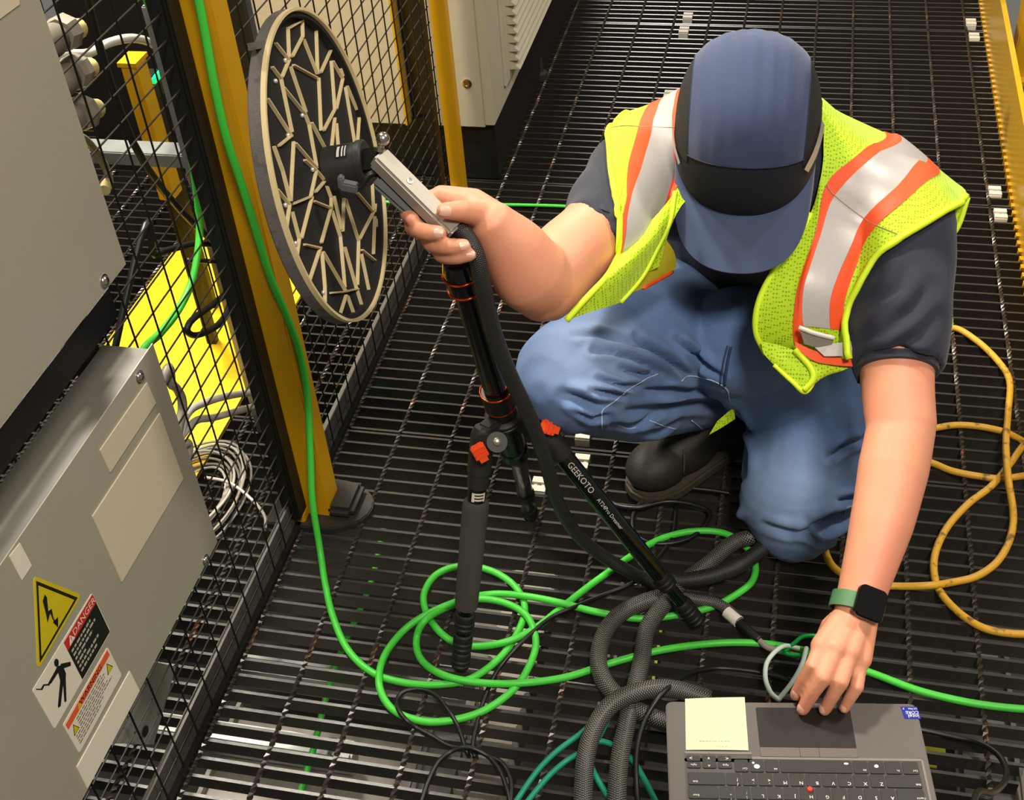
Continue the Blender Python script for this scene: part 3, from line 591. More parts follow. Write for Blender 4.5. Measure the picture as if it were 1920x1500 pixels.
# printed plate on the hub
lab = G()
ha = nrm(np.cross(DN, np.cross(bdir + 0.9 * uu_, DN)))
hb_ = np.cross(DN, ha)
LBLW = mat('hub_print', (215, 210, 200), 0.5)
def hubpt(ang, h, r=0.0273): return hp + DN * h + (ha * math.cos(ang) + hb_ * math.sin(ang)) * r
for rows, (h0, h1, m, r) in enumerate(((0.008, 0.024, STB, 0.0273), (0.010, 0.0135, LBLW, 0.0276), (0.016, 0.018, LBLW, 0.0276), (0.020, 0.0215, LBLW, 0.0276))):
    a0, a1 = (-0.38, 0.42) if rows == 0 else (-0.28, 0.32)
    g = G(); nseg = 8; vs = []
    for i in range(nseg + 1):
        a = a0 + (a1 - a0) * i / nseg; vs += [hubpt(a, h0, r), hubpt(a, h1, r)]
    g.add(vs, [(2 * i, 2 * i + 1, 2 * i + 3, 2 * i + 2) for i in range(nseg)])
    if rows == 0: put('hub_plate', g, m, hub)
    else: put('hub_print', g, m, hub)
th = 1.475
H0 = P(722, 308, 1.470); H1 = P(843, 428, th)           # handle axis, upper end / lower end
hd = nrm(H1 - H0)
hub_out = hp + DN * 0.040
ARM = mat('arm_black', (30, 29, 29), 0.4, 0.2, 0.1, 60)
H0b = H0 + hd * 0.018
g = G(); nvec = nrm(np.cross(hd, nrm(np.cross(bdir, hd)))); nvec = nvec if np.dot(nvec, bdir) > 0 else -nvec   # handle face toward the camera
upv = np.cross(hd, nvec); upv = upv if np.dot(upv, UP) > 0 else -upv
top = H0 - hd * 0.004
g.bar(hub_out - DN * 0.004, top + upv * 0.004 - nvec * 0.004, 0.030, 0.022, up=nvec)
put('arm_link', g, ARM, DISC, bevel=0.003)
RH = nrm(nvec * 0.80 + upv * 0.60)
hnd = put('handle', G().bar(H0 - hd * 0.012 + nvec * 0.004, H1 + hd * 0.008 + nvec * 0.004, 0.025, 0.021, up=RH), mat('satin_grey_anodised', (158, 150, 138), 0.42, 0.2, 0.04, 60), DISC, bevel=0.003)
put('handle_grip', G().bar(H0 + hd * 0.004 - nvec * 0.012 - upv * 0.014, H1 + hd * 0.012 - nvec * 0.014 - upv * 0.008, 0.030, 0.026, up=nvec), ARM, DISC, bevel=0.004)
sp = P(757, 321, 1.45); put('handle_screw', G().lathe([(0, 0.0042), (0.001, 0.0042), (0.0012, 0.0022), (0.0002, 0.002), (0.0002, 0.0)], H0 + hd * 0.036 + nvec * 0.004 + RH * 0.0105, RH, 16), CHR, DISC, smooth=40)
bs = H0 - hd * 0.014 + nvec * 0.006 + upv * 0.006
put('ball_stud', G().lathe([(0, 0.007), (0.004, 0.007), (0.005, 0.0045), (0.008, 0.0042)] + [(0.015 - 0.0085 * math.cos(a), 0.0085 * math.sin(a)) for a in np.linspace(0.6, 3.1, 10)], bs, upv * 0.8 + nvec * 0.25 - hd * 0.4, 22), CHR, DISC, smooth=60)
pk = P(638, 346, 1.475)
put('cable_plug', G().bar(pk, P(672, 353, 1.475), 0.012, 0.012), mat('plug_grey', (96, 94, 96), 0.45), DISC, bevel=0.002)
put('plug_head', G().bar(P(634, 341, 1.474), P(646, 341, 1.474), 0.012, 0.016), MATS['plug_grey'], DISC, bevel=0.002)
put('plug_cable', G().tube(curve([P(664, 353, 1.476), P(676, 350, 1.474), P(688, 332, 1.47), P(702, 325, 1.472), P(722, 330, 1.49), P(745, 350, 1.50)], 8), 0.0042, 8), BLACKP, DISC, smooth=180)
SLV = mat('braided_sleeve', (24, 23, 23), 0.38, 0, 0.1, 60, wave=(170, (190, 184, 174), 0.6, 9))
SLD = mat('fine_braided_sleeve', (21, 20, 20), 0.45, 0, 0.1, 60, wave=(260, (96, 92, 88), 0.6, 8))
put('cable_sleeve', G().tube(curve([P(852, 424, 1.48), P(872, 440, 1.475), P(893, 478, 1.475), P(905, 535, 1.50), P(925, 620, 1.56), P(955, 700, 1.62), P(990, 775, 1.68), P(1022, 860, 1.76), P(1045, 940, 1.84), P(1085, 1005, 1.93), P(1145, 1052, 1.99), PZ(1215, 1090, 0.02), PZ(1260, 1115, 0.015)], 10), 0.0105, 12), SLD, DISC, smooth=180)
# ================================================================ tripod
TP = P(858, 488, 1.53); HB = P(950, 800, 1.79)
td = nrm(HB - TP); tl = np.linalg.norm(HB - TP)
TRI = thing('tripod', 'black camera tripod with orange clips and copper rings standing on grating', 'tripod', PZ(950, 1080))
TUBM = mat('glossy_black_tube', (13, 12, 11), 0.22, 0.2, 0.15, 60, coat=0.4)
COP = mat('copper_ring', (206, 74, 26), 0.22, 0.85, 0.05, 60); ORG = mat('orange_clip', (238, 78, 24), 0.4, 0, 0.04, 60)
MGR = mat('magnesium_dark', (44, 43, 40), 0.5, 0.2, 0.12, 120, bump=0.08, bscale=600)
FOAM = mat('foam_grip', (66, 62, 57), 0.9, 0, 0.08, 300, bump=0.25, bscale=900)
def along(s): return TP + td * s
put('centre_column', G().lathe([(0, 0.0168), (tl * 0.75, 0.0172)], along(0.0), td, 32), TUBM, TRI, smooth=30)
put('top_collar', G().lathe([(0, 0.019), (0.012, 0.0225), (0.03, 0.023), (0.05, 0.0215), (0.055, 0.018)], along(0.0), td, 36), TUBM, TRI, smooth=30)
for s0, r in ((0.022, 0.0236), (0.048, 0.0222), (tl * 0.75, 0.0225), (tl * 0.75 + 0.034, 0.0215)):
    g = G(); g.tube([along(s0 + 0.0) + 0 * td] and [along(s0) + (np.cross(td, (0, 0, 1.0)) / np.linalg.norm(np.cross(td, (0, 0, 1.0))) * math.cos(a) + np.cross(td, np.cross(td, (0, 0, 1.0)) / np.linalg.norm(np.cross(td, (0, 0, 1.0)))) * math.sin(a)) * r for a in np.linspace(0, 2 * math.pi, 37)], 0.0016, 8)
    put('copper_ring', g, COP, TRI, smooth=180)
put('lock_collar', G().lathe([(0, 0.021), (0.002, 0.0225), (0.034, 0.0225), (0.036, 0.0205), (0.055, 0.0205)], along(tl * 0.75), td, 36), BLACKP, TRI, smooth=30)
put('crown', G().lathe([(0, 0.019), (0.004, 0.027), (0.008, 0.027), (0.009, 0.0245), (0.012, 0.0245), (0.013, 0.026), (0.017, 0.026), (0.02, 0.019), (0.026, 0.019)], along(tl * 0.75 + 0.052), td, 40), MGR, TRI, smooth=30)
put('lower_column', G().lathe([(0, 0.0195), (0.062, 0.019), (0.063, 0.0215), (0.075, 0.0215), (0.076, 0.014), (0.078, 0.006)], along(tl * 0.75 + 0.075), td, 32), TUBM, TRI, smooth=30)
KN = mat('knob_steel', (180, 178, 160), 0.3, 0.9)
def axis_frame(d):
    e = nrm(np.cross(d, BACK)); f = np.cross(d, e); return e, (f if np.dot(f, BACK) > 0 else -f)
CR = along(tl * 0.75 + 0.062)
legs = [('front', P(905, 812, 1.745), PZ(863, 1252, 0.006)), ('right', P(1018, 808, 1.79), PZ(1302, 1160, 0.006)), ('rear', P(968, 845, 1.83), PZ(995, 968, 0.006))]
for nm, a, b in legs:
    d = nrm(b - a); L = np.linalg.norm(b - a); e, f = axis_frame(d)
    g = G(); g.bar(CR, a, 0.024, 0.022); put('leg_bracket', g, MGR, TRI, bevel=0.004)
    if nm == 'front':
        leg = put('leg', G().lathe([(-0.01, 0.012), (0.0, 0.0165), (0.03, 0.0172), (0.062, 0.0172), (0.063, 0.0155), (0.085, 0.0155)], a, d, 28), MGR, TRI, smooth=30)
        put('leg_hinge', G().cyl(a - f * 0.018 + d * 0.004, a + f * 0.018 + d * 0.004, 0.011, 24), MGR, leg, smooth=30)
        bolt = P(932, 829, 1.725); put('hinge_bolt', G().lathe([(0, 0.0055), (0.003, 0.0055), (0.004, 0.004), (0.0042, 0)], bolt - bdir * 0.002, nrm(CC - bolt), 18), KN, leg, smooth=40)
        put('leg_ear', G().cyl(bolt - nrm(CC - bolt) * 0.016, bolt - nrm(CC - bolt) * 0.002, 0.0145, 24), MGR, leg, smooth=30)
        put('leg_grip', G().lathe([(L * 0.265, 0.0145), (L * 0.275, 0.0185), (L * 0.29, 0.0195), (L * 0.70, 0.0175), (L * 0.72, 0.0170), (L * 0.73, 0.012)], a, d, 32), FOAM, leg, smooth=40)
        put('leg_tube', G().lathe([(L * 0.15, 0.0135), (L * 0.28, 0.0135), (L * 0.7, 0.011), (L * 0.98, 0.009)], a, d, 24), TUBM, leg, smooth=30)
        g = G(); seg = 8; vs = []
        for i in range(seg + 1):
            an = -1.0 + 1.5 * i / seg; o_ = e * math.sin(an) * 0.0138 + f * math.cos(an) * 0.0138
            vs += [a + d * L * 0.222 + o_, a + d * L * 0.258 + o_]
        g.add(vs, [(2 * i, 2 * i + 1, 2 * i + 3, 2 * i + 2) for i in range(seg)]); put('leg_label', g, STK, leg)
        for k in range(3):
            g = G(); vs = []
            for i in range(seg + 1):
                an = -0.8 + 1.0 * i / seg; o_ = e * math.sin(an) * 0.014 + f * math.cos(an) * 0.014
                vs += [a + d * (L * 0.228 + 0.005 * k) + o_, a + d * (L * 0.228 + 0.005 * k + 0.0022) + o_]
            g.add(vs, [(2 * i, 2 * i + 1, 2 * i + 3, 2 * i + 2) for i in range(seg)]); put('label_print', g, STB, leg)
        lk = [(0.755, 0.0155), (0.845, 0.0150), (0.925, 0.0145)]; clipc = P(899, 846, 1.722)
    elif nm == 'right':
        leg = put('leg', G().lathe([(-0.012, 0.012), (0.0, 0.0165), (0.035, 0.0172), (0.05, 0.0165), (0.051, 0.0145)], a, d, 28), MGR, TRI, smooth=30)
        put('leg_tube', G().lathe([(0.04, 0.0145), (L * 0.75, 0.0140), (L * 0.76, 0.0115), (L * 0.97, 0.0100)], a, d, 24), mat('black_tube_green_sheen', (14, 22, 14), 0.2, 0.3, 0.2, 30, coat=0.5), leg, smooth=30)  # green sheen on the black tube is put into its base colour
        lk = [(0.75, 0.0155), (0.905, 0.0148), (0.955, 0.0145)]; clipc = P(1028, 801, 1.765)
        rd = nrm(ray(1105, 905)); fo = nrm(-rd - d * np.dot(-rd, d)); rt = d; upt = np.cross(fo, rt)
        for txt, s_, si in (('GEEKOTO', 0.215, 0.0135), ('AT24Pro Dreamer', 0.40, 0.0085)):
            me = text_mesh(txt, si, a + d * L * s_ + fo * 0.0147 , rt, upt)
            put('leg_lettering', me, mat('silver_print', (200, 196, 188), 0.4), leg)
    else:
        leg = put('leg', G().lathe([(-0.01, 0.012), (0.0, 0.0155), (0.03, 0.0155)], a, d, 28), MGR, TRI, smooth=30)
        put('leg_tube', G().lathe([(0.0, 0.0125), (L * 0.6, 0.0125), (L * 0.61, 0.011), (L * 0.97, 0.0095)], a, d, 24), TUBM, leg, smooth=30)
        lk = [(0.60, 0.0148), (0.86, 0.014)]; clipc = None
    for s_, r in lk:
        put('twist_lock', G().lathe([(-0.002, r * 0.75), (0, r * 0.92), (0.004, r), (0.009, r), (0.011, r * 0.86), (0.013, r), (0.018, r), (0.020, r * 0.86), (0.022, r * 0.98), (0.027, r * 0.95), (0.030, r * 0.7)], a + d * L * s_, d, 24), RUB, leg, smooth=25)
    put('rubber_foot', G().lathe([(L * 0.955, 0.009), (L * 0.965, 0.0125), (L * 0.99, 0.0125), (L, 0.009)], a, d, 20), RUB, leg, smooth=30)
    if clipc is not None:
        g = G(); ax_ = nrm(d * 0.8 + (-e if np.dot(e, RIGHT) < 0 else e) * 0.5); e2 = nrm(np.cross(ax_, BACK)); f2 = np.cross(e2, ax_)
        clip = put('lock_clip', G().box(clipc, (0.022, 0.020, 0.010), (ax_, e2, f2)), ORG, leg, bevel=0.002)
        for k in (-1, 0, 1): put('clip_ridge', G().box(clipc + ax_ * 0.0065 * k + f2 * 0.0055, (0.0028, 0.0195, 0.004), (ax_, e2, f2)), ORG, leg)
        put('clip_ridge', G().box(clipc + ax_ * 0.012 + f2 * 0.003 , (0.007, 0.012, 0.006), (ax_, e2, f2)), ORG, leg)
# ================================================================ laptop on its stand
LZ = 0.200; LA = math.radians(8.6); LO = np.array([-0.103, 0.975, LZ]); EU = np.array([math.cos(LA), math.sin(LA), 0]); EV = np.array([math.sin(LA), -math.cos(LA), 0]); EZ = np.array([0, 0, 1.0])
def L2(u, v, z=0.0): return LO + EU * u + EV * v + EZ * z
def luv(x, y, z=LZ): p = PZ(x, y, z) - LO; return float(np.dot(p, EU)), float(np.dot(p, EV))
LW, LD = 0.3165, 0.224
LG = mat('laptop_graphite', (92, 86, 82), 0.55, 0.1, 0.05, 400, bump=0.06, bscale=1500)
LT = thing('laptop', 'open dark grey laptop with red pointing stick seen from behind its screen', 'laptop', L2(LW / 2, LD / 2, -0.017))
def rrect(u0, v0, u1, v1, r, n=5):
    out = []
    for cu, cv, a0 in ((u1 - r, v0 + r, -90), (u1 - r, v1 - r, 0), (u0 + r, v1 - r, 90), (u0 + r, v0 + r, 180)):
        for k in range(n): a = math.radians(a0 + 90 * k / (n - 1)); out.append((cu + r * math.cos(a), cv + r * math.sin(a)))
    return out
put('base', G().prism([L2(u, v, -0.017) for u, v in rrect(0, 0, LW, LD, 0.009)], EZ * 0.017), LG, LT, bevel=0.0012)
hv = LD - 0.004; tilt = math.radians(38)
sd_ = EV * math.cos(tilt) * 1.0 + EZ * math.sin(tilt) * 0.35
sd_ = nrm(sd_); sn = nrm(np.cross(EU, sd_))
put('screen_lid', G().prism([L2(0, hv, 0.001) + EU * u + sd_ * v for u, v in rrect(0, 0, LW, 0.215, 0.008)], sn * 0.006), LG, LT)
u0, v0 = luv(1415, 1327); u1, v1 = luv(1598, 1402)
tu0, tv0 = luv(1417, 1327); tu1, _ = luv(1590, 1327)
TPD = mat('trackpad_black', (34, 30, 27), 0.4, 0, 0.08, 300)
tp_v1 = luv(1420, 1401)[1]; tb_v1 = luv(1424, 1419)[1]
put('trackpad', G().prism([L2(u, v, 0.0002) for u, v in rrect(tu0, tv0, tu0 + 0.118, tp_v1, 0.002)], EZ * 0.0006), TPD, LT)
LGB = mat('laptop_button_grey', (100, 93, 88), 0.45, 0.05, 0.04, 300)
for a_, b_ in ((0.0, 0.048), (0.0485, 0.0715), (0.072, 0.118)):
    put('pointer_button', G().prism([L2(u, v, 0.0002) for u, v in rrect(tu0 + a_, tp_v1 + 0.0006, tu0 + b_, tb_v1, 0.0015)], EZ * 0.0010), LGB, LT)
ka, kv = luv(1283, 1418)
KW = 0.287
kv0 = luv(1370, 1424)[1]
put('keyboard_well', G().prism([L2(u, v, 0.0001) for u, v in rrect(ka, kv0 - 0.001, ka + KW, LD - 0.018, 0.002)], EZ * 0.0005), mat('keyboard_well', (74, 70, 67), 0.5), LT)
put('keyboard_well', G().prism([L2(u, v, 0.0001) for u, v in rrect(ka, kv - 0.004, ka + 0.083, kv0 + 0.004, 0.002)], EZ * 0.0005), MATS['keyboard_well'], LT)
RIM = mat('keyboard_rim', (124, 116, 110), 0.4)
put('keyboard_rim', G().bar(L2(ka + 0.083, kv0 - 0.002, 0.0006), L2(ka + KW, kv0 - 0.002, 0.0006), 0.0032, 0.0012), RIM, LT)
put('keyboard_rim', G().bar(L2(ka + 0.001, kv - 0.005, 0.0006), L2(ka + 0.083, kv - 0.005, 0.0006), 0.0032, 0.0012), RIM, LT)
put('keyboard_rim', G().bar(L2(ka + KW + 0.001, kv0 - 0.002, 0.0006), L2(ka + KW + 0.001, LD - 0.018, 0.0006), 0.0026, 0.0012), RIM, LT)
KEYM = mat('key_black', (44, 41, 39), 0.45, 0, 0.06, 300); KPR = mat('key_print', (235, 230, 222), 0.5)
def key(u0, v0, u1, v1, txt='', size=0.0065, du=None, mk=None):
    k = put('key', G().prism([L2(u, v, 0.0006) for u, v in rrect(u0, v0, u1, v1, 0.0016, 3)], EZ * 0.0018), KEYM, LT)
    tz = 0.0026
    if txt:
        uu = (u1 - 0.0042 if du is None else du); vv = v1 - 0.0042
        put('key_legend', text_mesh(txt, size, L2(uu, vv, tz), -EU, EV), KPR, k)
    if mk:
        for (a, b, r, r2) in mk: put('key_legend', G().prism([L2(a + r * math.cos(s), b + r2 * math.sin(s), 0.0024) for s in np.linspace(0, 2 * math.pi, 15)[:-1]], EZ * 0.0003), KPR, k)
    return k
pit = 0.01905; gap = 0.0019
rowv = lambda r: kv0 + 0.0014 + r * 0.0188
kx = ka + 0.0028
hh = 0.0078
key(kx, kv, kx + 0.0165, kv + hh, '>', 0.007, kx + 0.005); key(kx + 0.019, kv, kx + 0.0355, kv + hh + 0.0008, 'v', 0.0068, kx + 0.027); key(kx + 0.038, kv, kx + 0.0545, kv + hh, '<', 0.007, kx + 0.0495)
v2 = kv + hh + 0.0018
key(kx, v2, kx + 0.0165, v2 + hh, 'PgDn', 0.0034, kx + 0.008); key(kx + 0.019, v2 - 0.001, kx + 0.0355, v2 + hh, '^', 0.007, kx + 0.027); key(kx + 0.038, v2, kx + 0.0545, v2 + hh, 'PgUp', 0.0034, kx + 0.047)
vb = rowv(0); x = kx + 0.058
def seq(items, x, v, h=0.0168):
    for wd, txt, kw in items:
        key(x, v, x + wd - gap, v + h, txt, **kw); x += wd
    return x
sm = dict(size=0.0036)
xe = ka + KW - 0.0035
seq([(0.0185, 'Ctrl', sm), (0.0185, '', dict(mk=[(x + 0.0185 + 0.0085, vb + 0.0095, 0.0036, 0.003), (x + 0.0185 + 0.0045, vb + 0.0045, 0.0015, 0.0015)])), (0.0185, 'Alt', sm)], x, vb)
xs_ = x + 0.0555; xr = xe - 0.0795
key(xs_, vb, xr - gap, vb + 0.0168, '', mk=[(xr - 0.008, vb + 0.004, 0.0028, 0.0014)])
seq([(0.0192, 'Alt', sm), (0.0192, '', dict(mk=[(xr + 0.0192 + 0.0085, vb + 0.007, 0.0026, 0.0022)])), (0.0205, 'Fn', sm), (0.0205, 'Ctrl', sm)], xr, vb)
def letters(row, s, left_w, left_t, x_first, right_t):
    v = rowv(row); key(kx, v, x_first - gap, v + 0.0168, left_t, 0.0036, kx + 0.009)
    x = x_first
    for ch in s: key(x, v, x + pit - gap, v + 0.0168, ch, 0.0062); x += pit
    key(x, v, xe - gap, v + 0.0168, right_t, 0.0036)
letters(1, ['/\n?', '.\n>', ',\n<', 'M', 'N', 'B', 'V', 'C', 'X', 'Z'], 0, 'Shift', xe - 0.0432 - 10 * pit, 'Shift')
letters(2, ['\'\n"', ';\n:', 'L', 'K', 'J', 'H', 'G', 'F', 'D', 'S', 'A'], 0, 'Enter', xe - 0.0335 - 11 * pit, 'CapsLk')
letters(3, [']', '[', 'P', 'O', 'I', 'U', 'Y', 'T', 'R', 'E', 'W', 'Q'], 0, '\\', xe - 0.0285 - 12 * pit, 'Tab')
letters(4, ['=', '-', '0', '9', '8', '7', '6', '5', '4', '3', '2', '1'], 0, 'Back', xe - 0.0190 - 12 * pit, '`')
pu, pv = luv(1518, 1483)
put('pointing_stick', G().lathe([(0, 0.0036), (0.0035, 0.0036), (0.0048, 0.003), (0.0052, 0.001)], L2(pu, pv, 0.0008), EZ, 20), mat('pointing_red', (226, 52, 44), 0.6), LT, smooth=50)
iu, iv = luv(1688, 1325)
chip = put('chip_sticker', G().prism([L2(iu + a, iv + b, 0.0001) for a, b in ((0, 0), (0.0205, 0), (0.0225, 0.0185), (0.002, 0.0185))], EZ * 0.0003), mat('chip_blue', (26, 40, 140), 0.35), LT, label='small blue chip maker sticker')
put('sticker_print', text_mesh('intel', 0.0080, L2(iu + 0.0140, iv + 0.0140, 0.0006), -EU, EV), KPR, chip)
put('sticker_print', text_mesh('CORE', 0.0062, L2(iu + 0.0130, iv + 0.0088, 0.0006), -EU, EV), KPR, chip)
put('sticker_print', text_mesh('ULTRA', 0.0036, L2(iu + 0.0145, iv + 0.0032, 0.0006), -EU, EV), KPR, chip)
put('sticker_print', text_mesh('7', 0.0048, L2(iu + 0.0035, iv + 0.0028, 0.0006), -EU, EV), KPR, chip)
# sticky note
c4 = [luv(1284.5, 1312), luv(1396, 1309), luv(1403.5, 1408), luv(1286, 1407)]
g = G(); n = 8; vs = []
for i in range(n + 1):
    for j in range(n + 1):
        a, b = i / n, j / n
        p = (np.array(c4[0]) * (1 - a) + np.array(c4[1]) * a) * (1 - b) + (np.array(c4[3]) * (1 - a) + np.array(c4[2]) * a) * b
        vs.append(L2(p[0], p[1], 0.0012 + 0.004 * max(0, 0.35 - b) ** 1.5 + 0.0008 * math.sin(3 * a)))
g.add(vs, [(i * (n + 1) + j, i * (n + 1) + j + 1, (i + 1) * (n + 1) + j + 1, (i + 1) * (n + 1) + j) for i in range(n) for j in range(n)])
NT = thing('sticky_note', 'pale green sticky note on the laptop palm rest', 'note', L2(*c4[0], 0.001))
sn_ = put('note_sheet', g, mat('note_pale_green', (196, 218, 168), 0.7, 0, 0.02, 8), NT, smooth=180)
for k in range(14):   # faint illegible handwriting
    fx = 0.22 + 0.05 * k; pts = []
    for q in range(7):
        aa = fx + 0.035 * q / 6; bb = 0.84 + 0.016 * math.sin(q * 2.1 + k * 1.7)
        if k > 9: aa = 0.48 + 0.05 * (k - 10) + 0.03 * q / 6; bb = 0.94 + 0.012 * math.sin(q * 2.3 + k)
        p = (np.array(c4[0]) * (1 - aa) + np.array(c4[1]) * aa) * (1 - bb) + (np.array(c4[3]) * (1 - aa) + np.array(c4[2]) * aa) * bb
        pts.append(L2(p[0], p[1], 0.0021))
    put('handwriting', G().tube(pts, 0.00022, 4), mat('faint_pencil', (150, 168, 140), 0.7), sn_)
# stand
ST = thing('laptop_stand', 'dark grey low stand under the laptop showing at its far edge', 'stand', (L2(LW / 2, LD / 2)[0], L2(LW / 2, LD / 2)[1], 0))
SG = mat('stand_grey', (62, 60, 58), 0.5, 0.1, 0.1, 60)
put('stand_top', G().prism([L2(u, v, -0.030) for u, v in rrect(0.03, 0.02, LW - 0.04, LD - 0.01, 0.01)], EZ * 0.012), SG, ST)
for u in (0.052, 0.245):
    for v in (0.026, LD - 0.03): put('stand_leg', G().prism([L2(a, b, -0.030) for a, b in ((u, v), (u + 0.026, v), (u + 0.026, v + 0.012), (u, v + 0.012))], EZ * -0.170), SG, ST)
    put('stand_tab', G().prism([L2(a, b, -0.0185) for a, b in ((u - 0.002, -0.012), (u + 0.026, -0.012), (u + 0.026, 0.03), (u - 0.002, 0.03))], EZ * 0.0015), SG, ST)
t = thing('plastic_case', 'pale grey case with rounded edge at the lower right border', 'case', (0.36, 0.98, 0))
put('case_body', G().bb((0.362, 0.60, 0.002), (0.478, 1.045, 0.10)), mat('case_pale', (176, 166, 156), 0.5, 0, 0.04, 10), t, bevel=0.018)
put('case_seam', G().bb((0.3605, 0.62, 0.060), (0.479, 1.043, 0.064)), DKG, t)
# ================================================================ cables on the grating
def fcab(name, pix, r, m, label, cat='cable', group=None, z=None, seg=10, n=8, **k):
    pts = [PZ(p[0], p[1], (p[2] if len(p) > 2 else r * 1.02)) for p in pix]
    return put(name, G().tube(curve(pts, n), r, seg), m, smooth=180, label=label, cat=cat, group=group, **k)
gp = [PX(*p, -0.732) for p in ((350, -90), (368, -20), (384, 60), (402, 160), (425, 260), (455, 352), (482, 440), (507, 520), (536, 590), (560, 655), (576, 740), (582, 850), (586, 940))]
R5 = 0.0058
fl = [(600, 1030, 0.03), (610, 1095, R5), (624, 1155, R5), (652, 1218, R5), (700, 1262, R5), (765, 1281, R5), (830, 1283, R5), (888, 1270, R5), (945, 1225, R5), (978, 1170, R5), (983, 1132, R5), (962, 1096, R5), (920, 1070, R5), (867, 1061, R5), (820, 1076, R5), (796, 1110, R5), (798, 1145, R5),
      (820, 1180, 0.013), (850, 1203, R5), (893, 1212, R5), (950, 1203, 0.016), (1000, 1180, 0.016), (1040, 1150, R5), (1090, 1110, R5), (1150, 1066, R5), (1195, 1035, R5), (1240, 1010, R5), (1300, 996, R5), (1358, 1000, R5), (1398, 1025, R5), (1416, 1058, R5), (1410, 1090, R5), (1380, 1115, R5),
      (1335, 1138, R5), (1270, 1153, R5), (1200, 1160, R5), (1120, 1148, 0.012), (1050, 1130, 0.017), (980, 1117, 0.016), (920, 1114, R5), (860, 1127, 0.017), (800, 1152, 0.017), (755, 1184, R5), (720, 1232, R5), (711, 1285, 0.017), (736, 1330, R5), (790, 1352, R5), (850, 1350, R5), (912, 1330, R5), (968, 1287, 0.012),
      (1000, 1230, R5), (1003, 1190, 0.017), (985, 1152, 0.017), (945, 1130, 0.012), (895, 1123, 0.012), (850, 1134, R5), (800, 1160, 0.028), (781, 1197, R5), (790, 1237, R5), (832, 1266, 0.017), (900, 1280, 0.012), (975, 1281, 0.017), (1060, 1270, R5), (1140, 1245, R5), (1230, 1221, 0.012), (1330, 1207, R5), (1420, 1206, R5), (1500, 1218, R5),
      (1570, 1240, R5), (1640, 1264, R5), (1720, 1294, R5), (1800, 1314, R5), (1870, 1325, R5), (1960, 1333, R5)]
pts = gp + [PZ(*p) for p in fl]
put('green_cable', G().tube(curve(pts, 8), R5, 12), GREEN, smooth=180, label='bright green cable down the yellow post coiling over the grating to the right', cat='cable', group='green cables')
fcab('green_cable', [(690, 376), (760, 381), (850, 384), (950, 384), (1040, 386), (1110, 390)], 0.004, GREEN, 'thin green cable on the grating far behind the hand', group='green cables')
YC = mat('yellow_cable_jacket', (212, 160, 44), 0.5, 0, 0.1, 25, bump=0.1, bscale=120, second=(120, 92, 40), sec_scale=55, sec_lo=0.58, sec_hi=0.68)
RY_ = 0.0062
fcab('yellow_cable', [(1740, 640), (1785, 615), (1830, 638), (1872, 678), (1893, 715), (1890, 775), (1886, 830, 0.02), (1890, 895, 0.03), (1900, 965), (1893, 1012), (1870, 1053), (1832, 1080), (1790, 1091), (1740, 1098, 0.017), (1680, 1099), (1620, 1094), (1560, 1060), (1545, 1000), (1570, 930), (1600, 860)], RY_, YC, 'yellow cable coming from behind vest and looping down past the forearm', group='yellow cables')
fcab('yellow_cable', [(1990, 905), (1965, 862), (1905, 820), (1860, 804), (1800, 797), (1752, 803), (1700, 815), (1672, 835), (1700, 856), (1747, 868), (1785, 883), (1835, 893), (1880, 897), (1940, 885), (1960, 850), (1925, 832), (1892, 872), (1858, 912), (1815, 945), (1775, 990), (1753, 1040), (1753, 1085), (1770, 1120), (1810, 1158), (1855, 1181), (1920, 1189), (1980, 1180)], RY_, YC, 'yellow cable with figure-eight loops at the right border beside the elbow', group='yellow cables')
fcab('braided_hose', [(1450, 985, 0.02), (1412, 1005, 0.03), (1375, 1018, 0.02), (1330, 1055, 0.016), (1290, 1085, 0.016), (1255, 1110, 0.016)], 0.013, SLV, 'braided hose coming out from under knee toward the tripod foot', 'hose', 'braided hoses', seg=14)
fcab('braided_hose', [(1455, 1010, 0.035), (1415, 1040, 0.035), (1370, 1068, 0.03), (1310, 1085, 0.028), (1250, 1090, 0.02), (1205, 1085, 0.016)], 0.013, SLD, 'smooth black hose beside the knee crossing behind the tripod foot', 'hose', 'braided hoses', seg=14)
fcab('braided_hose', [(1270, 1112, 0.02), (1210, 1128, 0.02), (1165, 1150, 0.016), (1135, 1185, 0.016), (1122, 1235, 0.016), (1135, 1280, 0.016), (1175, 1318, 0.016), (1230, 1348, 0.016), (1300, 1370, 0.016)], 0.0135, SLV, 'braided hose bowing left, leftmost of the hoses', 'hose', 'braided hoses', seg=14)
fcab('braided_hose', [(1270, 1100, 0.03), (1243, 1135, 0.02), (1213, 1180, 0.016), (1203, 1240, 0.016), (1188, 1300, 0.02), (1172, 1370, 0.016), (1160, 1440, 0.016), (1155, 1540, 0.016)], 0.0135, SLV, 'braided hose running down the middle to the lower border', 'hose', 'braided hoses', seg=14)
fcab('braided_hose', [(1330, 1310, 0.016), (1262, 1292, 0.03), (1205, 1295, 0.044), (1150, 1318, 0.044), (1115, 1365, 0.03), (1097, 1430, 0.016), (1092, 1540, 0.016)], 0.0135, SLV, 'braided hose curling from under the laptop to lower border', 'hose', 'braided hoses', seg=14)
sl = thing('sleeved_lead', 'braided lead with white tag ending in grey cable beside the hand', 'cable', PZ(1390, 1165, 0.01), 'braided hoses')
put('lead_sleeve', G().tube(curve([PZ(1270, 1118, 0.02), PZ(1305, 1124, 0.014), PZ(1345, 1132, 0.012), PZ(1372, 1150, 0.012), PZ(1388, 1168, 0.012)], 8), 0.009, 12), SLV, sl, smooth=180)
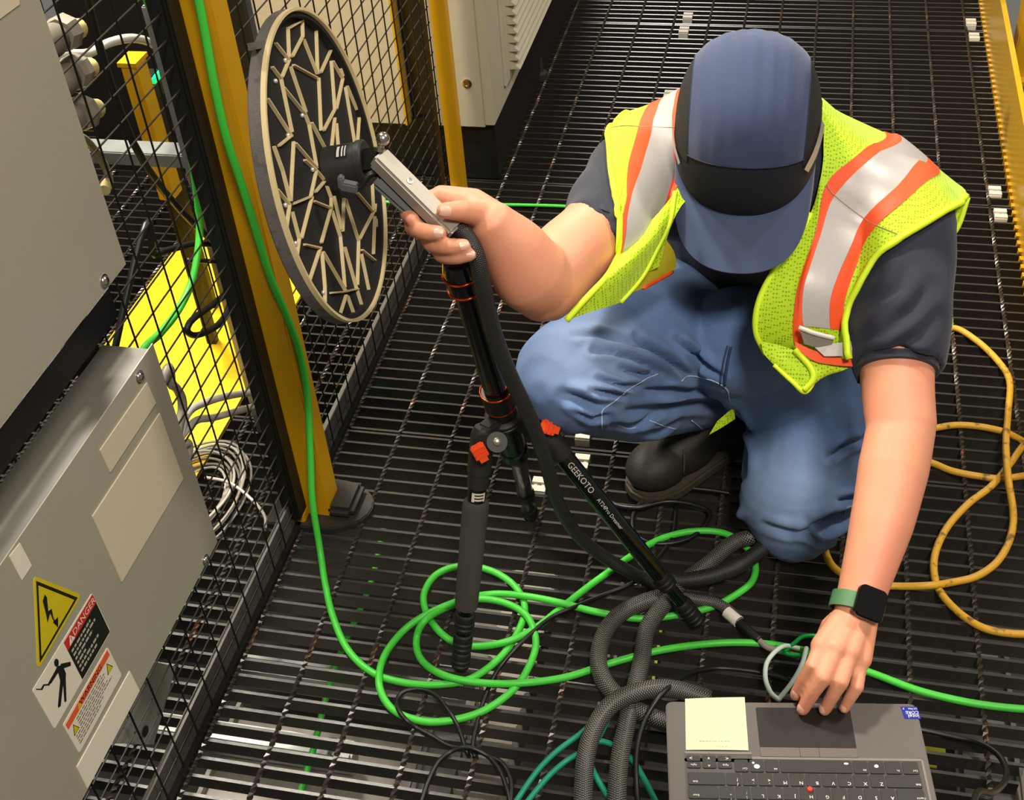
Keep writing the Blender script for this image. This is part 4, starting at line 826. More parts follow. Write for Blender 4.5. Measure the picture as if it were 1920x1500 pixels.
put('lead_tag', G().tube([PZ(1363, 1147, 0.012), PZ(1385, 1166, 0.012)], 0.0102, 12), WHT, sl, smooth=60)
put('lead_cover', G().tube(curve([PZ(1385, 1166, 0.012), PZ(1402, 1182, 0.012), PZ(1425, 1201, 0.01)], 6), 0.0075, 10), BLACKP, sl, smooth=180)
put('lead_wire', G().tube(curve([PZ(1420, 1198, 0.01), PZ(1440, 1214, 0.014), PZ(1468, 1222, 0.014), PZ(1500, 1232, 0.012)], 6), 0.005, 10), HG, sl, smooth=180)
fcab('zip_tie', [(1498, 1216, 0.02), (1468, 1212, 0.03), (1440, 1238, 0.035), (1435, 1270, 0.03), (1445, 1298, 0.02), (1460, 1312, 0.012)], 0.0036, mat('pale_mint', (226, 244, 230), 0.5), 'pale curved tie under the fingers, left half of the ring', 'cable tie')
fcab('zip_tie', [(1512, 1215, 0.03), (1504, 1245, 0.04), (1486, 1278, 0.03), (1458, 1314, 0.01)], 0.0036, MATS['pale_mint'], 'pale curved tie under the fingers, right half of the ring', 'cable tie')
BG = mat('vivid_green_wire', (10, 190, 80), 0.4)
fcab('green_wire', [(1470, 1222, 0.02), (1490, 1205, 0.03), (1505, 1194, 0.035), (1530, 1192, 0.035), (1560, 1200, 0.02)], 0.0032, BG, 'vivid green wire end poking up left of the hand', 'wire')
fcab('green_wire', [(1455, 1212, 0.014), (1475, 1226, 0.018), (1500, 1229, 0.02), (1530, 1222, 0.02)], 0.0032, BG, 'vivid green wire lying left of the hand', 'wire')
bkc = [(890, 1420, 0.002), (887, 1395), (896, 1350), (910, 1305), (933, 1257), (974, 1209, 0.02), (1030, 1160, 0.02), (1075, 1139, 0.02), (1127, 1117), (1189, 1091), (1235, 1045), (1262, 1000), (1268, 940)]
fcab('black_cable', bkc, 0.0036, BLACKP, 'thin black cable crossing the green coils', group='black cables')
W6 = lambda l: [(700 + a / 6.25, 1260 + b / 6.25) + tuple(r) for a, b, *r in l]
fcab('black_cable', W6([(1120, 990, -0.01), (1090, 920), (1000, 660), (880, 450, 0.015), (720, 270, 0.008), (550, 205), (380, 220), (280, 320), (290, 430, 0.016), (380, 560, 0.016), (520, 660), (700, 760), (900, 870), (1100, 890, 0.010), (1230, 920), (1370, 1010), (1480, 1150), (1550, 1320), (1600, 1500), (1610, 1620)]), 0.0036, BLACKP, 'thin black cable looping at bottom left of the green coils', group='black cables')
fcab('black_cable', W6([(520, 1620), (570, 1500), (650, 1270), (760, 1060), (900, 940), (1050, 885, 0.010), (1180, 900, 0.010), (1350, 985), (1500, 1060), (1590, 1200), (1620, 1350), (1600, 1620)]), 0.0036, BLACKP, 'thin black cable arching at the lower border', group='black cables')
fcab('black_cable', [(1200, 1540), (1193, 1470), (1195, 1400, 0.02), (1212, 1345, 0.03), (1245, 1297, 0.045), (1290, 1264, 0.02), (1340, 1253), (1400, 1257), (1455, 1268), (1500, 1285)], 0.0042, BLACKP, 'black cable curving past the laptop corner to under the hand', group='black cables')
fcab('black_cable', [(1370, 925), (1320, 918), (1250, 915), (1200, 945), (1186, 975), (1195, 1005), (1240, 1020), (1300, 1005), (1330, 960, 0.012), (1260, 940, 0.012), (1190, 952, 0.012), (1140, 940), (1100, 900)], 0.0042, BLACKP, 'black cable looped on the grating in front of the boot', group='black cables')
US_ = thing('usb_lead', 'grey plug and dark lead at the right side of laptop', 'cable', L2(LW + 0.02, 0.19))
up = luv(1753, 1486)
put('plug_shell', G().bar(L2(LW - 0.002, 0.192, -0.006), L2(LW + 0.032, 0.188, -0.006), 0.015, 0.009), mat('plug_grey', (96, 94, 96)), US_, bevel=0.002)
for k in range(3): put('strain_relief', G().bar(L2(LW + 0.033 + 0.0035 * k, 0.1875, -0.006), L2(LW + 0.035 + 0.0035 * k, 0.1875, -0.006), 0.009, 0.008), BLACKP, US_)
put('lead', G().tube(curve([L2(LW + 0.03, 0.188, -0.006), PZ(1830, 1490, 0.17), PZ(1862, 1486, 0.14), PZ(1884, 1465, 0.09), PZ(1886, 1440, 0.05), PZ(1868, 1412, 0.03), PZ(1830, 1391, 0.015), PZ(1785, 1381, 0.01), PZ(1735, 1370, 0.008), PZ(1680, 1360, 0.008)], 8), 0.0042, 10), BLACKP, US_, smooth=180)
fcab('teal_cable', [(1140, 1350, 0.02), (1112, 1395, 0.02), (1060, 1428), (1020, 1465), (960, 1540)], 0.0042, TEAL, 'teal cable running to lower border, right one of the pair', group='teal cables')
fcab('teal_cable', [(1120, 1340, 0.012), (1095, 1370), (1040, 1412), (1000, 1455), (950, 1530)], 0.0042, TEAL, 'teal cable running to lower border, left one of the pair', group='teal cables')
fcab('teal_cable', [(1260, 1560), (1228, 1500), (1210, 1465), (1185, 1425), (1150, 1397), (1118, 1390), (1106, 1405), (1110, 1440), (1135, 1485), (1170, 1530)], 0.0045, TEAL, 'teal cable bent into a hairpin left of the laptop', group='teal cables')
# ================================================================ the person
from mathutils.bvhtree import BVHTree
def fuse(g, voxel, it=6, fac=0.5):
    me = g.mesh('tmp'); o = bpy.data.objects.new('tmp', me); COL.objects.link(o)
    m = o.modifiers.new('r', 'REMESH'); m.mode = 'VOXEL'; m.voxel_size = voxel
    if it: s = o.modifiers.new('s', 'SMOOTH'); s.factor = fac; s.iterations = it
    dg = bpy.context.evaluated_depsgraph_get(); r = bpy.data.meshes.new_from_object(o.evaluated_get(dg))
    bpy.data.objects.remove(o); bpy.data.meshes.remove(me); r.materials.clear()
    return r
def get_co(me): a = np.zeros(len(me.vertices) * 3); me.vertices.foreach_get('co', a); return a.reshape(-1, 3)
def get_no(me): a = np.zeros(len(me.vertices) * 3); me.vertices.foreach_get('normal', a); return a.reshape(-1, 3)
def set_co(me, co): me.vertices.foreach_set('co', co.ravel()); me.update()
def segdist(p, l):
    best = np.full(len(p), 1e9); side = np.zeros(len(p))
    for a, b in zip(l[:-1], l[1:]):
        a = np.array(a, float); b = np.array(b, float); d = b - a; t = np.clip(((p - a) @ d) / (d @ d), 0, 1)
        q = p - (a + t[:, None] * d); dist = np.hypot(q[:, 0], q[:, 1]); s = np.sign(d[0] * q[:, 1] - d[1] * q[:, 0])
        k = dist < best; best[k] = dist[k]; side[k] = s[k]
    return best, side
def crease(me, lines, depth, wpx):
    co = get_co(me); no = get_no(me); pj = proj(co)[:, :2]; fac = np.einsum('ij,ij->i', no, CC - co) > 0
    tot = np.zeros(len(co))
    for l in lines:
        d, s = segdist(pj, l[0]); w_ = wpx * l[1]; dp = depth * l[2]
        a0 = np.array(l[0][0], float); a1 = np.array(l[0][-1], float); ln = np.linalg.norm(a1 - a0); sp_ = np.clip((pj - a0) @ (a1 - a0) / ln ** 2, 0, 1)
        tp_ = np.clip(np.sin(np.pi * (0.04 + 0.92 * sp_)), 0, 1) ** 0.7
        tot += tp_ * (-dp * np.exp(-(d / w_) ** 2) + 0.7 * dp * np.exp(-((d - 2.2 * w_) / (1.5 * w_)) ** 2))
    set_co(me, co + no * (tot * fac)[:, None])
def lump(me, amp, sc, seed=0):
    """broad soft folds"""
    co = get_co(me); no = get_no(me); r = np.random.default_rng(seed); d = np.zeros(len(co))
    for k in range(5):
        v = r.normal(size=3); v /= np.linalg.norm(v); d += np.sin(co @ v * sc * r.uniform(0.7, 1.5) + r.uniform(0, 6))
    set_co(me, co + no * (d * amp / 5)[:, None])
SKIN = mat('skin', (222, 152, 120), 0.5, 0, 0.06, 18, bump=0.10, bscale=420, sss=0.12, second=(222, 138, 112), sec_scale=9, sec_lo=0.45, sec_hi=0.75, spec=0.35)
NAIL = mat('fingernail', (232, 178, 156), 0.3, 0, 0.03, 60)
NAVY = mat('navy_polo', (27, 30, 48), 0.8, 0, 0.12, 60, bump=0.2, bscale=700, sheen=0.15)
PERS = thing('person', 'kneeling worker in navy cap, striped high visibility vest, navy polo and blue jeans', 'person', PZ(1400, 900))
SHR = P(1195, 325, 1.80); SHL = P(1690, 405, 1.77)
NECK = np.array([-0.035, 1.615, 0.655]); CHEST = np.array([-0.025, 1.665, 0.55]); WAIST = np.array([-0.015, 1.745, 0.41]); PELV = np.array([-0.005, 1.79, 0.27])
SX = nrm(SHL - SHR)
# head frame
HC = P(1401, 240, 1.69); hb = nrm(CC - HC); hr0 = nrm(RIGHT - hb * np.dot(RIGHT, hb)); hu0 = np.cross(hb, hr0)
rl = math.radians(-2.0); HR = hr0 * math.cos(rl) + hu0 * math.sin(rl); hu = np.cross(hb, HR); el = math.radians(64)
HU = math.sin(el) * hb + math.cos(el) * hu; HF = math.cos(el) * hb - math.sin(el) * hu
def hd_(r, f, u): return HC + HR * r + HF * f + HU * u
# ---------------------------------------------------------------- body: one continuous skin
b = G()
b.capsule([NECK + np.array([0, 0.02, -0.03]), CHEST, WAIST, PELV], [0.085, 0.12, 0.12, 0.13], 20, 1.0)
b.ell(hd_(0, -0.005, 0.0), (0.078, 0.098, 0.11), (HR, HF, HU))
b.ell(hd_(0, 0.030, -0.085), (0.058, 0.060, 0.07), (HR, HF, HU))                 # jaw and face
b.capsule([hd_(0, 0.090, -0.030), hd_(0, 0.104, -0.062)], [0.009, 0.014], 10)     # nose
b.ell(hd_(0, 0.078, -0.100), (0.026, 0.010, 0.007), (HR, HF, HU)); b.ell(hd_(0, 0.076, -0.112), (0.023, 0.010, 0.007), (HR, HF, HU))   # lips
b.ell(hd_(0, 0.070, -0.140), (0.022, 0.016, 0.016), (HR, HF, HU))                 # chin
for s in (-1, 1):
    b.ell(hd_(s * 0.083, -0.016, -0.040), (0.010, 0.020, 0.031), (HR, HF, HU))       # ears
    b.ell(hd_(s * 0.030, 0.084, -0.018), (0.022, 0.010, 0.007), (HR, HF, HU))         # brows
b.capsule([hd_(0, -0.03, -0.07), (hd_(0, -0.03, -0.07) + NECK) / 2, NECK], [0.056, 0.058, 0.068], 18)
b.capsule([CHEST + np.array([0, -0.03, 0.05]), SHR], [0.07, 0.052], 16); b.capsule([CHEST + np.array([0, -0.03, 0.05]), SHL], [0.07, 0.052], 16)
# his right arm (image left)
EL_R = P(1022, 532, 1.575); W_R = P(928, 425, 1.50)
b.capsule(curve([SHR, P(1120, 432, 1.68), P(1062, 485, 1.60), EL_R], 5), list(np.interp(np.linspace(0, 3, 16), range(4), [0.056, 0.0515, 0.050, 0.049])), 44)
b.capsule(curve([EL_R, P(993, 510, 1.545), P(962, 465, 1.52), W_R], 5), list(np.interp(np.linspace(0, 3, 16), range(4), [0.047, 0.049, 0.041, 0.030])), 44)
# his left arm
EL_L = P(1690, 800, 1.665); W_L = P(1606, 1145, 1.605)
b.capsule(curve([SHL, P(1685, 600, 1.71), P(1682, 710, 1.685), EL_L], 5), list(np.interp(np.linspace(0, 3, 16), range(4), [0.056, 0.053, 0.0485, 0.0455])), 44)
b.capsule(curve([EL_L, P(1675, 880, 1.65), P(1652, 985, 1.63), W_L], 5), list(np.interp(np.linspace(0, 3, 16), range(4), [0.0445, 0.0455, 0.0405, 0.0285])), 44)
b.ell(P(1703, 790, 1.675), (0.03, 0.03, 0.034))
# hips and legs (inside the jeans)
KN_R = P(1078, 705, 1.80); AN_R = np.array([-0.135, 1.655, 0.13]); KN_L = P(1489, 972, 2.03); AN_L = np.array([0.08, 1.93, 0.07])
HP_R = PELV + np.array([-0.085, -0.03, 0.0]); HP_L = PELV + np.array([0.085, -0.03, 0.0])
b.capsule([HP_R, KN_R], [0.08, 0.055], 14); b.capsule([KN_R, AN_R], [0.05, 0.035], 14); b.capsule([HP_L, KN_L], [0.08, 0.05], 14); b.capsule([KN_L, AN_L], [0.045, 0.035], 14)
b.capsule([AN_R, AN_R + np.array([0.02, 0.0, -0.07])], [0.03, 0.026], 12); b.capsule([AN_L, AN_L + np.array([0.0, 0.08, -0.02])], [0.035, 0.03], 12)
# left hand on the trackpad ------------------------------------------------
def tz(x, y, z): p = PZ(x, y, z); return p
MC = [P(1541, 1212, 1.572), P(1568, 1215, 1.566), P(1594, 1222, 1.568), P(1613, 1236, 1.575)]
tips = [tz(1492, 1303, 0.211), tz(1505, 1330, 0.2105), tz(1546, 1331, 0.2105), tz(1583, 1328, 0.2105)]
pips = [P(1524, 1250, 1.556), P(1542, 1272, 1.548), P(1576, 1280, 1.550), P(1606, 1290, 1.560)]
LFING = []
for k in range(4):
    r0 = (0.0105, 0.0108, 0.0104, 0.0092)[k]
    dip = tips[k] * 0.42 + pips[k] * 0.58 + EZ * 0.003
    LFING.append((tips[k], nrm(tips[k] - dip), r0 * 0.80))
    b.capsule([MC[k], pips[k], dip, tips[k]], [r0 * 1.08, r0 * 1.0, r0 * 0.9, r0 * 0.78], 14)
    b.capsule([W_L + (MC[k] - MC[1]) * 0.35, MC[k]], [0.0185, 0.0150], 14)
b.capsule([W_L + np.array([-0.004, 0, -0.006]), P(1560, 1180, 1.61), P(1538, 1215, 1.615), P(1528, 1255, 1.605)], [0.020, 0.017, 0.0115, 0.009], 14)   # thumb, tucked under
# right hand round the handle --------------------------------------------------
b.capsule([W_R, P(897, 402, 1.487), P(862, 395, 1.460), P(833, 395, 1.4475)], [0.026, 0.0165, 0.0128, 0.0098], 14)       # thumb over the front
b.capsule([W_R, P(880, 385, 1.515), P(828, 368, 1.515)], [0.029, 0.023, 0.014], 16)                                    # palm, index side
b.capsule([W_R, P(886, 425, 1.525), P(855, 420, 1.525)], [0.028, 0.021, 0.017], 16)                                    # palm, little finger side
RF = [([P(828, 370, 1.515), P(772, 382, 1.510), P(764, 400, 1.490), P(774, 412, 1.468)], 0.0105),
      ([P(836, 392, 1.52), P(776, 420, 1.497), P(793, 434, 1.465), P(823, 437, 1.452)], 0.0112),
      ([P(850, 415, 1.52), P(806, 452, 1.490), P(836, 462, 1.460), P(869, 461, 1.4535)], 0.0108),
      ([P(862, 432, 1.52), P(824, 472, 1.492), P(852, 482, 1.468), P(881, 478, 1.4585)], 0.0098)]
for l, r in RF: b.capsule(curve(l, 3), list(np.interp(np.linspace(0, 1, len(curve(l, 3))), [0, 0.4, 1], [r * 1.15, r * 1.05, r * 0.82])), 14)
bme = fuse(b, 0.0026, 5, 0.5)
body = put('body', bme, SKIN, PERS, smooth=180)
bco = get_co(bme); BVB = BVHTree.FromPolygons([Vector(v) for v in bco], [tuple(p.vertices) for p in bme.polygons])
def nail(x, y, w_, l_, ang):
    d = ray(x, y); hit = BVB.ray_cast(Vector(CC), Vector(nrm(d)))
    if hit[0] is None: return
    p = np.array(hit[0]); n = np.array(hit[1]); n = n if np.dot(n, CC - p) > 0 else -n
    dirp = RIGHT * math.cos(ang) - UP * math.sin(ang); dirp = nrm(dirp - n * np.dot(dirp, n)); sd = np.cross(n, dirp)
    g = G(); vs = []; fs = []; N = 6
    for i in range(N + 1):
        for j in range(N + 1):
            a = (i / N - 0.5) * 2; c_ = (j / N - 0.5) * 2; rr = 1 - 0.10 * abs(a) ** 3
            vs.append(p + dirp * a * l_ / 2 + sd * c_ * w_ / 2 * rr * (1 - 0.25 * max(0, abs(a) - 0.6)) + n * (0.0009 - 0.0022 * c_ * c_ - 0.0006 * a * a))
    fs = [(i * (N + 1) + j, i * (N + 1) + j + 1, (i + 1) * (N + 1) + j + 1, (i + 1) * (N + 1) + j) for i in range(N) for j in range(N)]
    g.add(vs, fs); put('fingernail', g, NAIL, body, smooth=180)
for a in ((836, 396, 0.0115, 0.0135, math.pi + 0.1), (822, 437, 0.010, 0.011, 0.1), (871, 461, 0.0095, 0.011, -0.2), (882, 478, 0.0085, 0.010, 0.0), (1500, 1330, 0.0105, 0.010, 2.2), (1541, 1331, 0.010, 0.010, 2.1), (1580, 1329, 0.0088, 0.009, 2.0), (1490, 1303, 0.010, 0.010, 2.1)): nail(*a)
# hair and eyes
HAIR = mat('brown_hair', (74, 50, 36), 0.7, 0, 0.3, 200)
g = G()
for s in (-1, 1):
    for k in range(26):
        a = hd_(s * 0.0835, -0.05 + 0.0026 * k * 1.0, -0.010 + 0.004 * math.sin(k * 1.9)); g.tube([a, a + HU * -0.012 + HR * s * 0.003, a + HU * -0.026 + HR * s * (0.002 + 0.002 * math.sin(k * 2.7)) + HF * 0.003 * math.sin(k)], [0.0022, 0.002, 0.0006], 5)
g.ell(hd_(0, -0.030, -0.02), (0.083, 0.075, 0.06), (HR, HF, HU))
put('hair', g, HAIR, PERS, kind='stuff')
for s in (-1, 1): put('eye', G().ell(hd_(s * 0.030, 0.078, -0.032), (0.012, 0.011, 0.010), (HR, HF, HU), 14, 8), mat('eye_white', (225, 220, 212), 0.2), PERS, smooth=180)
# ---------------------------------------------------------------- cap
CAP = put('cap_crown', G().ell(hd_(0, 0, 0.002), (0.090, 0.110, 0.118), (HR, HF, HU), 24, 14), mat('cap_lining', (16, 18, 26), 0.9), PERS, smooth=180, label='navy cap')
NB = mat('cap_navy', (50, 63, 97), 0.82, 0, 0.10, 40, bump=0.15, bscale=900, sheen=0.2, second=(64, 78, 112), sec_scale=14, sec_lo=0.55, sec_hi=0.8)
ND = mat('cap_dark_navy', (22, 25, 38), 0.85, 0, 0.12, 40, bump=0.15, bscale=900)
NM = mat('cap_black_mesh', (26, 25, 25), 0.8, 0, 0.25, 900, bump=0.6, bscale=1400)
ca, cl, chh = 0.0985, 0.121, 0.137
def cap_pt(s, v, off=0.0):
    """s: left-right angle, v: back(-90)..front(90)"""
    cs, sn_ = math.cos(s), math.sin(s); e = 0.86
    pw = lambda q, e: math.copysign(abs(q) ** e, q)
    k = 1 + 0.012 * math.sin(3 * v + 1) * cs
    r_ = (ca + off) * pw(sn_, 0.9); q = pw(cs, 0.8)
    return hd_(r_, (cl + off) * q * pw(math.sin(v), e) * k, (chh + off) * q * pw(math.cos(v), 0.92) - 0.012 * 0)
def cap_patch(name, s0, s1, v0, v1, m, off=0.0, ns=24, nv=30, th=0.0025):
    g = G(); vs = []
    for i in range(ns + 1):
        for j in range(nv + 1): vs.append(cap_pt(math.radians(s0 + (s1 - s0) * i / ns), math.radians(v0 + (v1 - v0) * j / nv), off))
    g.add(vs, [(i * (nv + 1) + j, i * (nv + 1) + j + 1, (i + 1) * (nv + 1) + j + 1, (i + 1) * (nv + 1) + j) for i in range(ns) for j in range(nv)])
    return put(name, g, m, CAP, smooth=180)
top = cap_patch('top_panel', -47, 47, -100, 52, NB, 0.0)
me = top.data; co = get_co(me); rr = (co - HC) @ HR; set_co(me, co + HU * (0.0012 * np.sin(rr * 300))[:, None] + HU * (0.0016 * np.exp(-(rr / 0.004) ** 2))[:, None])
cap_patch('front_panel', -47, 47, 52, 100, ND, -0.0008)
cap_patch('side_mesh_panel', -88, -47, -100, 62, NM, -0.0015); cap_patch('side_mesh_panel', 47, 88, -100, 62, NM, -0.0015)
cap_patch('side_band', -88, -47, 62, 100, ND, -0.001); cap_patch('side_band', 47, 88, 62, 100, ND, -0.001)
SIL = mat('cap_reflective_trim', (176, 172, 162), 0.35, 0.3, 0.05, 40)
def cap_strip(name, pts, wd, m, off=0.0025):
    g = G(); vs = []
    P3 = [cap_pt(math.radians(s), math.radians(v), off) for s, v in pts]
    P3 = curve(P3, 5)
    for i, p in enumerate(P3):
        d = nrm(P3[min(i + 1, len(P3) - 1)] - P3[max(i - 1, 0)]); n = nrm(p - hd_(0, 0, 0.02)); sd = np.cross(n, d); vs += [p - sd * wd / 2, p + sd * wd / 2]
    g.add(vs, [(2 * i, 2 * i + 1, 2 * i + 3, 2 * i + 2) for i in range(len(P3) - 1)]); put(name, g, m, CAP, smooth=180)
cap_strip('reflective_trim', [(72, 14), (67, 36), (59, 53), (50, 65)], 0.015, SIL)
cap_strip('reflective_trim', [(-82, 8), (-76, 34), (-67, 55), (-56, 68)], 0.010, SIL)
# seams
SEAM = mat('cap_seam', (36, 44, 70), 0.85)
g = G(); g.tube([cap_pt(math.radians(s), math.radians(52), 0.0005) for s in np.linspace(-47, 47, 30)], 0.0009, 6); put('front_seam', g, SEAM, CAP, smooth=180)
for s in (-47, 47):
    g = G(); g.tube([cap_pt(math.radians(s), math.radians(v), 0.0002) for v in np.linspace(-95, 60, 30)], 0.0009, 6); put('side_seam', g, SEAM, CAP, smooth=180)
# brim
g = G(); vs = []; nu, nv = 32, 10
for side in (0, 1):
    for i in range(nu + 1):
        a = -1 + 2 * i / nu
        for j in range(nv + 1):
            b_ = j / nv
            s = a * 84; base = cap_pt(math.radians(s), math.radians(97), -0.003)
            out = 0.080 * (1 - abs(a) ** 4.5) ** 0.55
            lat = a * ca * (1.0 - 0.04 * b_)
            p = base + HF * out * b_ * 1.0 + HU * (-0.012 * b_ ** 1.3 - 0.016 * a * a * b_) - HU * (0.003 * side)
            vs.append(p)
o_ = (nu + 1) * (nv + 1); fs = []
for i in range(nu):
    for j in range(nv):
        q = (i * (nv + 1) + j, i * (nv + 1) + j + 1, (i + 1) * (nv + 1) + j + 1, (i + 1) * (nv + 1) + j); fs.append(q); fs.append(tuple(o_ + k for k in q[::-1]))
    k0, k1 = i * (nv + 1) + nv, (i + 1) * (nv + 1) + nv; fs.append((k0, o_ + k0, o_ + k1, k1))
g.add(vs, fs); put('brim', g, mat('cap_brim_navy', (58, 71, 103), 0.8, 0, 0.08, 40, bump=0.15, bscale=900, sheen=0.2), CAP, smooth=60)
# ---------------------------------------------------------------- polo shirt
s_ = G()
s_.capsule([NECK + np.array([0, 0.03, -0.03]), CHEST, (CHEST + WAIST) / 2, WAIST, PELV + np.array([0, -0.01, 0.04])], [0.105, 0.180, 0.178, 0.170, 0.178], 28, [0.8, 0.72, 0.72, 0.74, 0.74], ref=np.cross(SX, nrm(WAIST - CHEST)))
s_.capsule([NECK + SX * -0.03 - EZ * 0.02, SHR + SX * 0.02], [0.078, 0.066], 20); s_.capsule([NECK + SX * 0.03 - EZ * 0.02, SHL - SX * 0.02 - EZ * 0.01], [0.078, 0.064], 20)
s_.capsule([CHEST, SHR + SX * 0.03 + np.array([0, 0.02, -0.03])], [0.10, 0.075], 20); s_.capsule([CHEST, SHL - SX * 0.03 + np.array([0, 0.02, -0.03])], [0.10, 0.075], 20)
s_.tube(curve([SHR + SX * 0.03, SHR, P(1158, 388, 1.735), P(1124, 452, 1.665), P(1119, 459, 1.658)], 4), list(np.interp(np.linspace(0, 1, 17), [0, 0.3, 0.9, 1], [0.062, 0.070, 0.0595, 0.058])), 24)
s_.tube(curve([SHL - SX * 0.03, SHL, P(1690, 520, 1.735), P(1684, 640, 1.70), P(1681, 688, 1.688), P(1681, 694, 1.686)], 4), list(np.interp(np.linspace(0, 1, 21), [0, 0.25, 0.6, 0.97, 1], [0.064, 0.074, 0.067, 0.0555, 0.0545])), 24)
sme = fuse(s_, 0.0055, 6, 0.5); lump(sme, 0.004, 55, 3)
C2 = lambda l: [(1400 + a / 2.5, 150 + b / 2.5) for a, b in l]
crease(sme, [(C2([(760, 870), (700, 980), (600, 1040)]), 1.2, 1), (C2([(860, 960), (780, 1080), (640, 1190), (520, 1230)]), 1.3, 1.2), (C2([(880, 1100), (800, 1200), (680, 1270), (560, 1290)]), 1.3, 1.2),
             ([(1110, 395), (1130, 440), (1160, 470)], 1, 0.9), ([(1125, 360), (1140, 410), (1165, 440)], 1, 0.9), ([(1100, 430), (1130, 490), (1160, 510)], 1, 0.8)], 0.006, 9)
shirt = put('polo_shirt', sme, NAVY, PERS, smooth=180, label='navy polo shirt')
for c0, c1, r in ((P(1122, 456, 1.661), P(1115, 465, 1.650), 0.0578), (P(1681, 682, 1.689), P(1681, 697, 1.685), 0.0535)):
    put('sleeve_hem', G().lathe([(0, r), (0.001, r + 0.0014), (np.linalg.norm(c1 - c0), r + 0.001), (np.linalg.norm(c1 - c0), r - 0.003)], c0, c1 - c0, 40), NAVY, shirt, smooth=40)
g = G(); g.tube(curve([hd_(0.075, -0.06, -0.075), hd_(0.062, 0.02, -0.115), hd_(0.0, 0.06, -0.135), hd_(-0.062, 0.02, -0.115), hd_(-0.075, -0.06, -0.075)], 6), 0.012, 10); put('collar', g, NAVY, shirt, smooth=180)
# ---------------------------------------------------------------- jeans
DEN = mat('denim', (96, 124, 172), 0.85, 0, 0.16, 500, bump=0.25, bscale=1100, sheen=0.1, second=(70, 94, 140), sec_scale=7, sec_lo=0.42, sec_hi=0.72)
j = G()
j.capsule([PELV + np.array([0, 0.01, 0.09]), PELV, PELV + np.array([0, 0.02, -0.02])], [0.180, 0.180, 0.165], 26, 0.78, ref=np.array([0, 1.0, 0.2]))
j.capsule([HP_R, HP_R * 0.55 + KN_R * 0.45, KN_R * 0.82 + HP_R * 0.18, KN_R], [0.110, 0.104, 0.092, 0.086], 24)
j.capsule([KN_R, KN_R * 0.55 + AN_R * 0.45, AN_R + np.array([0.01, 0.01, 0.02])], [0.082, 0.086, 0.072], 24)
j.capsule([HP_L, HP_L * 0.55 + KN_L * 0.45, KN_L * 0.85 + HP_L * 0.15, KN_L], [0.110, 0.105, 0.097, 0.072], 24)
j.ell(KN_L + np.array([0.0, 0.01, 0.03]), (0.092, 0.075, 0.085))
j.capsule([KN_L, AN_L], [0.068, 0.06], 20)
j.ell(P(1392, 640, 1.93), (0.10, 0.09, 0.085)); j.capsule([P(1385, 655, 1.96), HP_L * 0.55 + KN_L * 0.45 + np.array([-0.015, -0.01, 0.0])], [0.082, 0.088], 24)
jme = fuse(j, 0.0042, 7, 0.5); lump(jme, 0.002, 40, 9)
co = get_co(jme); co[:, 2] = np.maximum(co[:, 2], 0.004); set_co(jme, co)
C3 = lambda l: [(960 + a / 2.586, 500 + b / 2.586) for a, b in l]; C4 = lambda l: [(1320 + a / 3, 600 + b / 3) for a, b in l]
crease(jme, [(C3([(390, 410), (480, 418), (560, 440), (640, 478), (710, 515)]), 1, 1), (C3([(590, 345), (660, 395), (740, 445), (850, 525)]), 1.2, 1.3), (C3([(800, 350), (880, 420), (950, 480), (1010, 530)]), 1.1, 1.1),
             (C3([(520, 490), (600, 520), (680, 520)]), 0.9, 0.9), (C3([(420, 540), (520, 575), (600, 580)]), 0.9, 0.9), (C3([(370, 595), (470, 610), (540, 620)]), 0.9, 0.9), (C3([(250, 620), (330, 640), (440, 680)]), 1.8, 1.1),
             (C3([(560, 700), (680, 680), (800, 660), (1000, 665)]), 1.5, 1.0), (C3([(480, 760), (560, 760), (700, 700)]), 1, 0.8), (C3([(600, 800), (700, 790), (800, 740)]), 1, 0.8),
             (C4([(590, 1170), (700, 1110), (850, 1070)]), 1.6, 1.8), (C4([(740, 1020), (800, 1005), (870, 990)]), 1.0, 1), (C4([(700, 780), (800, 700), (900, 670)]), 1.2, 0.8), (C4([(180, 520), (220, 570), (260, 640)]), 1.2, 1.0), (C4([(560, 1190), (640, 1230), (760, 1200)]), 1.2, 1.0), (C4([(150, 1060), (180, 1100), (170, 1150)]), 1, 1.0), (C3([(300, 330), (420, 330), (560, 370), (700, 430)]), 1.2, 0.5), (C4([(200, 640), (230, 760), (220, 880)]), 1.4, 0.6), (C4([(330, 1150), (480, 1190), (600, 1180)]), 1.3, 0.7), (C3([(640, 600), (760, 590), (900, 600)]), 1.1, 0.9), (C3([(300, 690), (380, 720), (470, 720)]), 1.0, 0.8)], 0.0145, 4.6)
nt = DEN.node_tree; N_ = nt.nodes; L_ = nt.links; bs_ = N_['Principled BSDF']; tc_ = N_.new('ShaderNodeTexCoord')
for c_ in (P(1110, 640, 1.72), P(1470, 930, 1.97)):       # worn, faded cloth over the knees
    vd = N_.new('ShaderNodeVectorMath'); vd.operation = 'DISTANCE'; vd.inputs[1].default_value = tuple(c_); L_.new(tc_.outputs['Object'], vd.inputs[0])
    mr_ = N_.new('ShaderNodeMapRange'); mr_.interpolation_type = 'SMOOTHSTEP'; mr_.inputs['From Min'].default_value = 0.03; mr_.inputs['From Max'].default_value = 0.13; mr_.inputs['To Min'].default_value = 0.55; mr_.inputs['To Max'].default_value = 0.0; L_.new(vd.outputs['Value'], mr_.inputs['Value'])
    mx_ = N_.new('ShaderNodeMix'); mx_.data_type = 'RGBA'; mx_.inputs['B'].default_value = lin((150, 172, 208)) + (1,); L_.new(bs_.inputs['Base Color'].links[0].from_socket, mx_.inputs['A']); L_.new(mr_.outputs['Result'], mx_.inputs['Factor']); L_.new(mx_.outputs['Result'], bs_.inputs['Base Color'])
